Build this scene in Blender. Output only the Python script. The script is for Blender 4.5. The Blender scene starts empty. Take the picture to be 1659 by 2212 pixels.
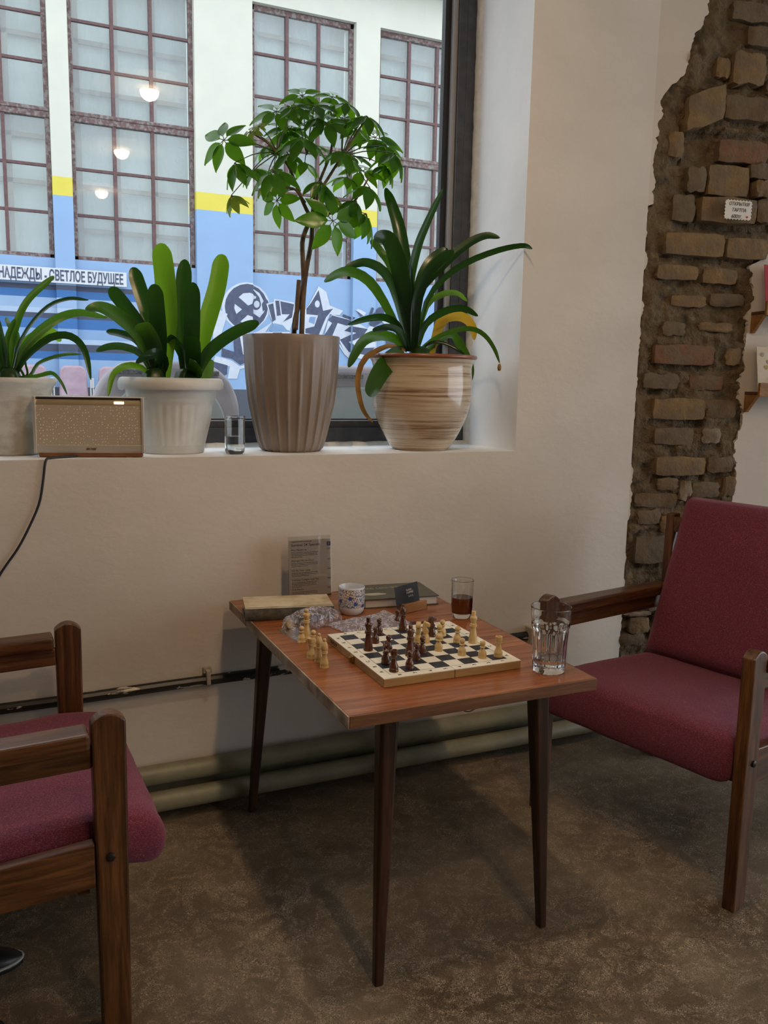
import bpy, bmesh, math, random
from mathutils import Vector, Matrix, noise
S = bpy.context.scene
COL = S.collection
rnd = random.Random(11)
# ------------------------------------------------------------------ camera
cam = bpy.data.objects.new('camera', bpy.data.cameras.new('camera'))
COL.objects.link(cam)
cam.data.sensor_fit = 'HORIZONTAL'
cam.data.sensor_width = 36.0
cam.data.lens = 1832.9 / 1659 * 36.0
cam.data.clip_start = .02
PITCH, ROLL, YAW = .153268, .0203235, .42648
fw = Vector((math.sin(YAW)*math.cos(PITCH), math.cos(YAW)*math.cos(PITCH), -math.sin(PITCH)))
rt = Vector((math.cos(YAW), -math.sin(YAW), 0)); up = rt.cross(fw)
r2 = rt*math.cos(ROLL) + up*math.sin(ROLL); u2 = -rt*math.sin(ROLL) + up*math.cos(ROLL)
cam.matrix_world = Matrix(((r2.x,u2.x,-fw.x,0),(r2.y,u2.y,-fw.y,0),(r2.z,u2.z,-fw.z,1.28),(0,0,0,1)))
S.camera = cam
# ------------------------------------------------------------------ sky (flat white overcast) and exposure
world = bpy.data.worlds.new('overcast_sky'); S.world = world; world.use_nodes = True
bg = world.node_tree.nodes['Background']
bg.inputs[0].default_value = (.86, .93, 1.0, 1); bg.inputs[1].default_value = 2.8
S.view_settings.view_transform = 'Standard'; S.view_settings.look = 'None'
S.view_settings.gamma = 1; S.view_settings.use_curve_mapping = False
S.view_settings.exposure = 0.0
LAMP = 430.0            # radiance of the glowing bulbs of the pendant lamps
LAMPC = (1.0, .70, .42)
# ------------------------------------------------------------------ material helpers
def newmat(name):
    m = bpy.data.materials.new(name); m.use_nodes = True
    nt = m.node_tree; b = nt.nodes['Principled BSDF']
    return m, nt, b
def nd(nt, t, **k):
    n = nt.nodes.new(t)
    for a, v in k.items(): setattr(n, a, v)
    return n
def coords(nt, stretch=(1,1,1), kind='Object', rot=(0,0,0)):
    tc = nd(nt, 'ShaderNodeTexCoord'); mp = nd(nt, 'ShaderNodeMapping')
    mp.inputs['Scale'].default_value = stretch; mp.inputs['Rotation'].default_value = rot
    nt.links.new(tc.outputs[kind], mp.inputs[0]); return mp.outputs[0]
def noi(nt, vec, scale, detail=4, rough=.55, dist=0):
    n = nd(nt, 'ShaderNodeTexNoise'); n.inputs['Scale'].default_value = scale; n.inputs['Detail'].default_value = detail
    n.inputs['Roughness'].default_value = rough; n.inputs['Distortion'].default_value = dist
    nt.links.new(vec, n.inputs['Vector']); return n.outputs['Fac']
def ramp(nt, fac, stops, interp='LINEAR'):
    r = nd(nt, 'ShaderNodeValToRGB'); r.color_ramp.interpolation = interp
    e = r.color_ramp.elements
    while len(e) < len(stops): e.new(.5)
    for i, (p, c) in enumerate(stops):
        e[i].position = p; e[i].color = (*c, 1) if len(c) == 3 else c
    nt.links.new(fac, r.inputs[0]); return r.outputs[0]
def mixc(nt, fac, a, b, mode='MIX'):
    m = nd(nt, 'ShaderNodeMix', data_type='RGBA', blend_type=mode)
    for i, v in ((0, fac), (6, a), (7, b)):
        if hasattr(v, 'links'): nt.links.new(v, m.inputs[i])
        else: m.inputs[i].default_value = v if i == 0 else (*v, 1)
    return m.outputs[2]
def bump(nt, b, h, strength=.3, dist=.002):
    n = nd(nt, 'ShaderNodeBump'); n.inputs['Strength'].default_value = strength; n.inputs['Distance'].default_value = dist
    nt.links.new(h, n.inputs['Height']); nt.links.new(n.outputs[0], b.inputs['Normal'])
def pm(name, c1, c2=None, scale=10, stretch=(1,1,1), lo=.35, hi=.65, rough=.5, metal=0, bmp=0, bscale=None, bdist=.002, detail=4, dist=0, coat=0, spec=None, kind='Object', c3=None, scale3=3, rot=(0,0,0)):
    m, nt, b = newmat(name)
    b.inputs['Roughness'].default_value = rough; b.inputs['Metallic'].default_value = metal
    b.inputs['Coat Weight'].default_value = coat
    if spec is not None: b.inputs['Specular IOR Level'].default_value = spec
    if c2 is None: b.inputs['Base Color'].default_value = (*c1, 1)
    v = None
    if c2 is not None or bmp:
        v = coords(nt, stretch, kind, rot)
    if c2 is not None:
        f = noi(nt, v, scale, detail, dist=dist); c = ramp(nt, f, [(lo, c1), (hi, c2)])
        if c3 is not None:
            f3 = noi(nt, coords(nt, (1,1,1), kind), scale3, 5); mk = ramp(nt, f3, [(.45, (0,0,0)), (.62, (1,1,1))])
            c = mixc(nt, mk, c, c3)
        nt.links.new(c, b.inputs['Base Color'])
    if bmp: bump(nt, b, noi(nt, v, bscale or scale, 5), bmp, bdist)
    return m
def wood(name, dark, mid, light, axis='X', scale=1.0, rough=.4, coat=0, wear=0):
    """streaky grain running along the given axis of the object"""
    m, nt, b = newmat(name)
    st = {'X': (4, 60, 60), 'Y': (60, 4, 60), 'Z': (60, 60, 4)}[axis]
    v = coords(nt, tuple(s*scale for s in st))
    f = noi(nt, v, 1.0, 6, .65, .6)
    c = ramp(nt, f, [(.32, dark), (.5, mid), (.7, light)])
    f2 = noi(nt, coords(nt, tuple(s*scale*4 for s in st)), 1.0, 3)
    c = mixc(nt, ramp(nt, f2, [(.42, (.55,.55,.55)), (.55, (1,1,1))]), dark, c)
    nt.links.new(c, b.inputs['Base Color'])
    b.inputs['Roughness'].default_value = rough; b.inputs['Coat Weight'].default_value = coat; b.inputs['Coat Roughness'].default_value = .25
    bump(nt, b, f, .15, .001)
    return m
def glassy(name, color=(1,1,1), ior=1.45, rough=0):
    m, nt, b = newmat(name)
    b.inputs['Base Color'].default_value = (*color, 1); b.inputs['Transmission Weight'].default_value = 1
    b.inputs['IOR'].default_value = ior; b.inputs['Roughness'].default_value = rough
    return m
def sheer(name, tint, gloss=.1, haze=0, hazec=(.8,.8,.8), rough=.03, ior=1.5, bmp=0, bscale=40, smudge_glint=0):
    """a thin clear sheet: see-through, Fresnel gloss, an optional film of haze"""
    m = bpy.data.materials.new(name); m.use_nodes = True; nt = m.node_tree; nt.nodes.clear()
    out = nd(nt, 'ShaderNodeOutputMaterial'); tr = nd(nt, 'ShaderNodeBsdfTransparent'); gl = nd(nt, 'ShaderNodeBsdfGlossy')
    tr.inputs[0].default_value = (*tint, 1); gl.inputs['Roughness'].default_value = rough
    fr = nd(nt, 'ShaderNodeFresnel'); fr.inputs[0].default_value = ior
    ad = nd(nt, 'ShaderNodeMath', operation='ADD'); ad.inputs[1].default_value = gloss; nt.links.new(fr.outputs[0], ad.inputs[0])
    mx = nd(nt, 'ShaderNodeMixShader'); nt.links.new(ad.outputs[0], mx.inputs[0]); nt.links.new(tr.outputs[0], mx.inputs[1]); nt.links.new(gl.outputs[0], mx.inputs[2])
    last = mx.outputs[0]
    if bmp:
        bn = nd(nt, 'ShaderNodeBump'); bn.inputs['Strength'].default_value = bmp; bn.inputs['Distance'].default_value = .004
        nt.links.new(noi(nt, coords(nt), bscale, 4), bn.inputs['Height']); nt.links.new(bn.outputs[0], gl.inputs['Normal']); nt.links.new(bn.outputs[0], fr.inputs['Normal'])
    if haze:
        df = nd(nt, 'ShaderNodeBsdfDiffuse'); df.inputs[0].default_value = (*hazec, 1)
        tl = nd(nt, 'ShaderNodeBsdfTranslucent'); tl.inputs[0].default_value = (*hazec, 1)
        m1 = nd(nt, 'ShaderNodeMixShader'); m1.inputs[0].default_value = .22; nt.links.new(df.outputs[0], m1.inputs[1]); nt.links.new(tl.outputs[0], m1.inputs[2])
        m2 = nd(nt, 'ShaderNodeMixShader'); nt.links.new(last, m2.inputs[1]); nt.links.new(m1.outputs[0], m2.inputs[2])
        if smudge_glint < 0:      # denser haze lines drawn in as highlights along fine creases
            nn = noi(nt, coords(nt), -smudge_glint, 3, .6, .6); sb = nd(nt, 'ShaderNodeMath', operation='SUBTRACT'); nt.links.new(nn, sb.inputs[0]); sb.inputs[1].default_value = .5
            ab = nd(nt, 'ShaderNodeMath', operation='ABSOLUTE'); nt.links.new(sb.outputs[0], ab.inputs[0])
            f = ramp(nt, ab.outputs[0], [(.0, (min(1, haze*4.5),)*3), (.018, (haze*1.6,)*3), (.05, (haze*.7,)*3)]); nt.links.new(f, m2.inputs[0])
        elif smudge_glint:
            f = ramp(nt, noi(nt, coords(nt, (1,1,.35)), smudge_glint, 6, .65, .8), [(.4, (haze*.4,)*3), (.7, (haze*1.6,)*3)])
            nt.links.new(f, m2.inputs[0])
        else: m2.inputs[0].default_value = haze
        last = m2.outputs[0]
    nt.links.new(last, out.inputs[0]); return m
def leafmat(name, c1, c2, back, transl=.35, rough=.32, c3=None):
    m = bpy.data.materials.new(name); m.use_nodes = True; nt = m.node_tree
    b = nt.nodes['Principled BSDF']; out = nt.nodes['Material Output']
    f = noi(nt, coords(nt), 14, 4)
    c = ramp(nt, f, [(.35, c1), (.65, c2)])
    if c3 is not None: c = mixc(nt, ramp(nt, noi(nt, coords(nt), 9, 3), [(.48, (0,0,0)), (.6, (1,1,1))]), c, c3)
    nt.links.new(c, b.inputs['Base Color']); b.inputs['Roughness'].default_value = rough
    b.inputs['Specular IOR Level'].default_value = .4
    t = nd(nt, 'ShaderNodeBsdfTranslucent'); t.inputs[0].default_value = (*back, 1)
    mx = nd(nt, 'ShaderNodeMixShader'); mx.inputs[0].default_value = transl
    nt.links.new(b.outputs[0], mx.inputs[1]); nt.links.new(t.outputs[0], mx.inputs[2]); nt.links.new(mx.outputs[0], out.inputs[0])
    return m
def emis(name, c, s):
    m = bpy.data.materials.new(name); m.use_nodes = True; nt = m.node_tree; nt.nodes.clear()
    o = nd(nt, 'ShaderNodeOutputMaterial'); e = nd(nt, 'ShaderNodeEmission'); e.inputs[0].default_value = (*c, 1); e.inputs[1].default_value = s
    nt.links.new(e.outputs[0], o.inputs[0]); return m
# ------------------------------------------------------------------ object helpers
ROOTM = {}
def props(o, label=None, cat=None, group=None, kind=None):
    for k, v in (('label', label), ('category', cat), ('group', group), ('kind', kind)):
        if v: o[k] = v
    return o
def thing(name, label, cat, loc=(0,0,0), rz=0, group=None):
    o = bpy.data.objects.new(name, None); COL.objects.link(o); o.empty_display_size = .02
    o.location = loc; o.rotation_euler = (0, 0, rz)
    ROOTM[o.name] = Matrix.Translation(loc) @ Matrix.Rotation(rz, 4, 'Z')
    return props(o, label, cat, group)
def rootm(p):
    m = Matrix.Identity(4)
    while p is not None:
        m = ROOTM.get(p.name, Matrix.Identity(4)) @ m; p = p.parent
    return m
class MB:
    def __init__(s): s.v = []; s.f = []; s.mi = []
    def add(s, v, f, mi=0):
        n = len(s.v); s.v += [tuple(p) for p in v]; s.f += [tuple(i+n for i in q) for q in f]; s.mi += [mi]*len(f); return s
    def box(s, a, b, mi=0, M=None):
        x0,y0,z0 = a; x1,y1,z1 = b
        v = [(x0,y0,z0),(x1,y0,z0),(x1,y1,z0),(x0,y1,z0),(x0,y0,z1),(x1,y0,z1),(x1,y1,z1),(x0,y1,z1)]
        if M is not None: v = [M @ Vector(p) for p in v]
        return s.add(v, [(0,3,2,1),(4,5,6,7),(0,1,5,4),(1,2,6,5),(2,3,7,6),(3,0,4,7)], mi)
    def hexa(s, bot, top, mi=0):
        n = len(bot); v = list(bot)+list(top)
        f = [tuple(range(n-1,-1,-1)), tuple(range(n,2*n))] + [(i,(i+1)%n,(i+1)%n+n,i+n) for i in range(n)]
        return s.add(v, f, mi)
    def lathe(s, prof, n=24, c=(0,0,0), mi=0, M=None, flute=None):
        v = []; f = []; k = len(prof)
        for i in range(n):
            a = 2*math.pi*i/n
            for j, (r, z) in enumerate(prof):
                if flute: r = flute(r, z, a)
                p = Vector((c[0]+r*math.cos(a), c[1]+r*math.sin(a), c[2]+z)); v.append(M @ p if M is not None else p)
        for i in range(n):
            for j in range(k-1):
                a, b = i*k+j, ((i+1)%n)*k+j; f.append((a, b, b+1, a+1))
        return s.add(v, f, mi)
    def tube(s, pts, r, n=8, mi=0, cap=True):
        P = [Vector(p) for p in pts]; k = len(P); R = r if isinstance(r, (list, tuple)) else [r]*k
        v = []; f = []; ref = None
        for i in range(k):
            t = (P[min(i+1,k-1)]-P[max(i-1,0)]).normalized()
            if ref is None: ref = Vector((0,0,1)) if abs(t.z) < .9 else Vector((1,0,0))
            a = (ref - t*ref.dot(t)).normalized(); b = t.cross(a); ref = a
            for q in range(n):
                g = 2*math.pi*q/n; v.append(P[i] + a*(R[i]*math.cos(g)) + b*(R[i]*math.sin(g)))
        for i in range(k-1):
            for q in range(n): f.append((i*n+q, i*n+(q+1)%n, (i+1)*n+(q+1)%n, (i+1)*n+q))
        if cap: f += [tuple(range(n-1,-1,-1)), tuple(range((k-1)*n, k*n))]
        return s.add(v, f, mi)
    def grid(s, fn, nu, nv, mi=0):
        v = [fn(i/nu, j/nv) for i in range(nu+1) for j in range(nv+1)]
        f = [(i*(nv+1)+j, (i+1)*(nv+1)+j, (i+1)*(nv+1)+j+1, i*(nv+1)+j+1) for i in range(nu) for j in range(nv)]
        return s.add(v, f, mi)
    def prism(s, poly, axis, a, b, mi=0):
        """extrude a 2-D outline along an axis from a to b"""
        def P(q, t):
            return {'X': (t, q[0], q[1]), 'Y': (q[0], t, q[1]), 'Z': (q[0], q[1], t)}[axis]
        return s.hexa([P(q, a) for q in poly], [P(q, b) for q in poly], mi)
    def build(s, name, mat, parent=None, world=True, smooth=False, bev=0, seg=2, sub=0, solid=0, label=None, kind=None, angle=.6):
        me = bpy.data.meshes.new(name)
        V = s.v
        if parent is not None and world:
            Mi = rootm(parent).inverted(); V = [tuple(Mi @ Vector(p)) for p in V]
        me.from_pydata(V, [], s.f)
        for m in (mat if isinstance(mat, (list, tuple)) else [mat]): me.materials.append(m)
        if any(s.mi): me.polygons.foreach_set('material_index', s.mi)
        bm = bmesh.new(); bm.from_mesh(me); bmesh.ops.remove_doubles(bm, verts=bm.verts, dist=1e-6)
        bmesh.ops.recalc_face_normals(bm, faces=bm.faces); bm.to_mesh(me); bm.free()
        if smooth:
            me.polygons.foreach_set('use_smooth', [True]*len(me.polygons))
            if smooth != 'all' and hasattr(me, 'set_sharp_from_angle'): me.set_sharp_from_angle(angle=angle)
        o = bpy.data.objects.new(name, me); COL.objects.link(o); o.parent = parent
        if solid:
            m = o.modifiers.new('s', 'SOLIDIFY'); m.thickness = solid; m.offset = 0
        if bev:
            m = o.modifiers.new('b', 'BEVEL'); m.width = bev; m.segments = seg; m.limit_method = 'ANGLE'; m.angle_limit = .5; m.harden_normals = False
        if sub:
            m = o.modifiers.new('u', 'SUBSURF'); m.levels = sub; m.render_levels = sub
        return props(o, label, kind=kind)
def dense(prof, step=.0022):
    out = [prof[0]]
    for (r0,z0), (r1,z1) in zip(prof, prof[1:]):
        k = max(1, int(math.hypot(r1-r0, z1-z0)/step))
        out += [(r0+(r1-r0)*i/k, z0+(z1-z0)*i/k) for i in range(1, k+1)]
    return out
def spline(P, n):
    """Catmull-Rom through the points, n samples"""
    P = [Vector(p) for p in P]; Q = [P[0]*2-P[1]] + P + [P[-1]*2-P[-2]]; out = []
    m = len(P)-1
    for i in range(n):
        t = i/(n-1)*m; k = min(int(t), m-1); t -= k
        a,b,c,d = Q[k:k+4]
        out.append(.5*((2*b)+(c-a)*t+(2*a-5*b+4*c-d)*t*t+(3*b-a-3*c+d)*t**3))
    return out
def text(body, size, mat, parent, M, name='lettering', align='LEFT', sx=1.0, bold=0, ext=.0003, shear=0):
    cu = bpy.data.curves.new(name, 'FONT'); cu.body = body; cu.size = size; cu.align_x = align; cu.extrude = ext; cu.offset = bold; cu.shear = shear
    cu.resolution_u = 3
    cu.materials.append(mat)
    o = bpy.data.objects.new(name, cu); COL.objects.link(o); o.parent = parent
    L = rootm(parent).inverted() @ M @ Matrix.Diagonal((sx,1,1,1))
    o.matrix_local = L
    TEXTS.append(o)
    return o
TEXTS = []
def bake_text():
    """turn every lettering curve into a plain mesh part"""
    bpy.context.view_layer.update(); dg = bpy.context.evaluated_depsgraph_get()
    for o in TEXTS:
        me = bpy.data.meshes.new_from_object(o.evaluated_get(dg)); nm = o.name.split('.')[0]
        q = bpy.data.objects.new(nm, me); COL.objects.link(q); q.parent = o.parent; q.matrix_local = o.matrix_local.copy()
    for o in TEXTS: bpy.data.objects.remove(o)
def copy_thing(src, loc, rz, label, group=None):
    r = src.copy(); COL.objects.link(r); r.location = loc; r.rotation_euler = (0,0,rz)
    ROOTM[r.name] = Matrix.Translation(loc) @ Matrix.Rotation(rz, 4, 'Z')
    r['label'] = label
    if group: r['group'] = group
    for ch in list(src.children):
        c = ch.copy(); COL.objects.link(c); c.parent = r
        for g in list(ch.children):
            d = g.copy(); COL.objects.link(d); d.parent = c
    return r
# ------------------------------------------------------------------ materials
M = {}
M['plaster'] = pm('wall_plaster', (.60,.545,.475), (.655,.60,.53), 3, rough=.75, bmp=.30, bscale=26, bdist=.004, stretch=(1,1,1.6))
M['reveal'] = pm('white_paint', (.80,.82,.84), (.87,.89,.91), 5, rough=.6, bmp=.2, bscale=45, bdist=.003)
M['ceiling'] = pm('ceiling_paint', (.40,.38,.35), rough=.9)
M['frame'] = pm('anthracite_metal', (.030,.034,.045), (.05,.055,.068), 30, rough=.4)
M['pane'] = sheer('window_glass', (.97,.985,.98), .0, haze=.015, hazec=(.9,.95,1), smudge_glint=3, ior=1.5, rough=0)
M['navy'] = pm('navy_paint', (.040,.052,.10), (.068,.082,.14), 18, rough=.8)
M['white_graffiti'] = pm('white_spray_paint', (.44,.48,.57), (.50,.54,.61), 12, rough=.8)
M['mid_graffiti'] = pm('blue_spray_paint', (.135,.24,.42), (.18,.29,.46), 9, rough=.8)
# ------------------------------------------------------------------ measured positions (metres)
CLIVIA_RIGHT=[([(1.25,2.555,1.378),(1.238,2.571,1.576),(1.218,2.596,1.751),(1.202,2.624,1.838),(1.188,2.655,1.905)],0.0458,0,0),([(1.242,2.555,1.378),(1.22,2.548,1.531),(1.188,2.537,1.641),(1.152,2.524,1.711),(1.118,2.51,1.724),(1.08,2.495,1.711)],0.0579,10,0),([(1.247,2.555,1.378),(1.187,2.574,1.62),(1.15,2.602,1.696),(1.131,2.635,1.734)],0.0277,20,1),([(1.232,2.555,1.379),(1.159,2.549,1.506),(1.088,2.54,1.589),(1.019,2.529,1.614),(0.97,2.518,1.603),(0.922,2.505,1.575)],0.0359,25,1),([(1.242,2.555,1.382),(1.19,2.557,1.551),(1.148,2.561,1.624),(1.093,2.565,1.65),(1.049,2.57,1.643),(1.01,2.575,1.622)],0.0376,25,0),([(1.232,2.555,1.382),(1.194,2.539,1.452),(1.135,2.514,1.478),(1.062,2.486,1.471),(0.981,2.455,1.447)],0.0286,35,0),([(1.242,2.555,1.382),(1.19,2.519,1.434),(1.123,2.466,1.446),(1.044,2.405,1.428)],0.028,30,0),([(1.237,2.555,1.38),(1.178,2.544,1.418),(1.114,2.528,1.423),(1.059,2.509,1.404),(1.02,2.488,1.361),(0.989,2.465,1.319)],0.0371,15,1),([(1.227,2.555,1.381),(1.17,2.547,1.394),(1.118,2.535,1.377),(1.066,2.522,1.346),(1.039,2.507,1.291),(1.037,2.49,1.233),(1.048,2.473,1.183),(1.071,2.455,1.15)],0.0198,10,4),([(1.223,2.555,1.379),(1.18,2.525,1.364),(1.114,2.482,1.318),(1.061,2.431,1.267),(1.026,2.375,1.231)],0.0635,0,1),([(1.247,2.555,1.378),(1.241,2.563,1.575),(1.268,2.575,1.702),(1.311,2.589,1.796),(1.375,2.605,1.913)],0.0343,30,0),([(1.257,2.555,1.378),(1.264,2.55,1.555),(1.297,2.543,1.658),(1.36,2.535,1.712)],0.0417,20,0),([(1.257,2.555,1.378),(1.252,2.533,1.531),(1.286,2.502,1.636),(1.346,2.465,1.695)],0.0366,20,0),([(1.252,2.555,1.378),(1.262,2.545,1.554),(1.33,2.531,1.646),(1.412,2.514,1.722),(1.476,2.495,1.756),(1.522,2.475,1.751)],0.0349,20,0),([(1.262,2.555,1.378),(1.287,2.537,1.533),(1.339,2.509,1.615),(1.409,2.478,1.667),(1.497,2.443,1.705),(1.563,2.405,1.72),(1.576,2.365,1.706)],0.024,30,0),([(1.262,2.555,1.378),(1.302,2.565,1.523),(1.368,2.579,1.569),(1.434,2.596,1.579),(1.487,2.615,1.557)],0.0257,25,2),([(1.267,2.555,1.378),(1.29,2.539,1.465),(1.346,2.514,1.509),(1.4,2.486,1.519),(1.438,2.455,1.495)],0.0294,30,0),([(1.322,2.555,1.371),(1.341,2.562,1.429),(1.367,2.572,1.484),(1.414,2.583,1.502),(1.468,2.596,1.498),(1.509,2.61,1.47),(1.526,2.625,1.427)],0.0391,10,3),([(1.272,2.555,1.376),(1.314,2.543,1.415),(1.379,2.526,1.447),(1.444,2.506,1.457),(1.483,2.484,1.436),(1.507,2.46,1.393),(1.515,2.435,1.345)],0.0187,25,1),([(1.277,2.555,1.377),(1.312,2.539,1.408),(1.349,2.514,1.406),(1.385,2.486,1.385),(1.398,2.455,1.365)],0.0122,20,0),([(1.302,2.555,1.38),(1.392,2.557,1.44),(1.436,2.561,1.402),(1.472,2.565,1.349),(1.483,2.57,1.304),(1.466,2.575,1.252)],0.0307,10,1)]
CLIVIA_MIDDLE=[([(0.452,2.59,1.272),(0.465,2.6,1.43),(0.464,2.614,1.565),(0.455,2.63,1.667)],0.0644,0,2),([(0.443,2.59,1.272),(0.433,2.566,1.426),(0.42,2.53,1.539)],0.0499,0,0),([(0.434,2.59,1.272),(0.419,2.604,1.428),(0.397,2.625,1.518),(0.378,2.65,1.595)],0.0451,15,0),([(0.429,2.59,1.272),(0.39,2.595,1.408),(0.347,2.602,1.478),(0.307,2.61,1.529)],0.0459,10,0),([(0.434,2.59,1.272),(0.386,2.583,1.39),(0.325,2.574,1.448),(0.274,2.562,1.469),(0.233,2.55,1.459)],0.0437,20,1),([(0.438,2.59,1.272),(0.422,2.566,1.359),(0.396,2.531,1.406),(0.368,2.49,1.424)],0.0501,5,1),([(0.429,2.59,1.272),(0.389,2.609,1.373),(0.349,2.637,1.399),(0.301,2.67,1.41)],0.0288,40,0),([(0.425,2.59,1.272),(0.386,2.59,1.341),(0.342,2.59,1.362),(0.299,2.59,1.362),(0.262,2.59,1.348)],0.0287,35,0),([(0.434,2.59,1.272),(0.447,2.569,1.315),(0.424,2.537,1.342),(0.39,2.501,1.335),(0.355,2.46,1.314)],0.0384,20,0),([(0.425,2.59,1.272),(0.383,2.575,1.305),(0.336,2.553,1.307),(0.299,2.528,1.28),(0.281,2.5,1.222)],0.0204,15,2),([(0.516,2.59,1.273),(0.516,2.604,1.386),(0.518,2.625,1.502),(0.53,2.65,1.629)],0.0514,0,0),([(0.54,2.59,1.274),(0.581,2.6,1.435),(0.619,2.614,1.553),(0.639,2.63,1.65)],0.0566,0,2),([(0.526,2.59,1.273),(0.534,2.582,1.409),(0.537,2.57,1.555)],0.0492,0,0),([(0.535,2.59,1.274),(0.531,2.553,1.34),(0.52,2.5,1.397)],0.048,0,0),([(0.544,2.59,1.274),(0.58,2.576,1.351),(0.646,2.555,1.408),(0.724,2.53,1.447)],0.0378,15,0),([(0.512,2.59,1.273),(0.506,2.59,1.344),(0.483,2.59,1.382),(0.462,2.59,1.393)],0.0337,25,0),([(0.54,2.59,1.274),(0.534,2.537,1.304),(0.517,2.46,1.324)],0.0483,0,0),([(0.563,2.59,1.274),(0.583,2.61,1.296),(0.596,2.64,1.336)],0.0405,0,2)]
CLIVIA_LEFT=[([(0.028,2.632,1.268),(0.05,2.639,1.392),(0.086,2.65,1.48),(0.161,2.662,1.557)],0.0201,10,1),([(0.036,2.632,1.268),(0.064,2.627,1.37),(0.129,2.62,1.459),(0.191,2.611,1.491),(0.248,2.602,1.49)],0.0182,35,0),([(0.04,2.632,1.268),(0.076,2.64,1.354),(0.15,2.652,1.427),(0.223,2.666,1.458),(0.307,2.682,1.448)],0.0276,20,1),([(0.044,2.632,1.268),(0.079,2.622,1.328),(0.141,2.608,1.381),(0.194,2.591,1.387),(0.229,2.572,1.349),(0.242,2.552,1.266)],0.0237,15,0),([(0.032,2.632,1.268),(0.028,2.632,1.361),(0.053,2.632,1.43)],0.0151,10,1),([(0.038,2.632,1.268),(0.059,2.646,1.375),(0.039,2.667,1.414),(0.03,2.692,1.436)],0.0161,10,1),([(0.036,2.632,1.268),(0.064,2.645,1.341),(0.103,2.664,1.382),(0.15,2.687,1.398),(0.176,2.712,1.375)],0.0379,0,2),([(0.044,2.632,1.268),(0.085,2.639,1.274),(0.112,2.648,1.311),(0.176,2.66,1.336),(0.231,2.672,1.34)],0.0155,30,1),([(0.048,2.632,1.268),(0.103,2.612,1.274),(0.141,2.583,1.283),(0.162,2.549,1.26),(0.175,2.512,1.225)],0.0127,15,1),([(0.046,2.632,1.268),(0.078,2.637,1.276),(0.076,2.644,1.306),(0.072,2.652,1.337)],0.0072,10,0),([(0.044,2.632,1.268),(0.069,2.632,1.271),(0.058,2.632,1.299)],0.0072,10,0),([(0.02,2.632,1.268),(0.016,2.648,1.348),(0.003,2.672,1.413)],0.0187,10,0),([(0.016,2.632,1.268),(-0.003,2.632,1.368),(-0.032,2.632,1.426)],0.022,10,0),([(0.024,2.632,1.268),(0.022,2.612,1.351),(0.008,2.582,1.433)],0.0158,10,0),([(0.016,2.632,1.268),(-0.021,2.612,1.324),(-0.065,2.582,1.356)],0.0229,20,0)]
SCHEFFLERA_CLUSTERS=[((0.63,2.565,1.961),0.08,0,0),((0.713,2.585,2.0),0.044,0,0),((0.733,2.555,2.01),0.024,0,0),((0.809,2.635,2.083),0.076,0,0),((0.889,2.625,2.138),0.065,1,0),((1.004,2.665,2.162),0.064,1,0),((1.019,2.585,2.123),0.062,2,1),((1.062,2.525,2.077),0.07,2,1),((1.147,2.655,2.057),0.086,2,0),((1.179,2.565,1.992),0.079,2,2),((0.84,2.485,1.978),0.083,1,1),((0.938,2.535,2.043),0.072,1,0),((0.982,2.505,1.961),0.072,2,1),((0.81,2.515,1.934),0.06,0,1),((0.652,2.525,1.892),0.066,0,2),((0.756,2.485,1.875),0.08,0,1),((0.797,2.585,1.813),0.067,3,0),((0.652,2.565,1.81),0.051,0,2),((0.911,2.505,1.866),0.063,4,2),((0.937,2.475,1.75),0.094,4,0),((1.084,2.565,1.799),0.087,4,2),((1.084,2.545,1.876),0.075,2,1),((1.1,2.645,1.947),0.074,2,0),((0.926,2.615,1.997),0.063,1,0),((0.882,2.665,2.09),0.069,1,0),((0.917,2.585,2.101),0.064,1,0),((1.057,2.605,1.976),0.064,2,0),((1.174,2.635,2.03),0.068,2,0),((1.061,2.625,2.069),0.07,2,0),((0.837,2.655,2.03),0.065,0,0),((0.782,2.625,1.979),0.056,0,1),((0.978,2.555,1.837),0.04,4,1),((0.733,2.615,1.904),0.061,0,1),((0.852,2.645,2.041),0.068,0,0),((1.032,2.655,2.1),0.067,2,0),((0.915,2.555,2.058),0.061,1,1),((0.903,2.635,1.947),0.063,1,1),((1.045,2.635,1.919),0.064,2,1),((0.77,2.625,1.865),0.051,0,1),((1.037,2.535,1.828),0.063,4,2),((1.17,2.615,1.963),0.062,2,2),((0.843,2.565,2.082),0.055,0,0)]
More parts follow.
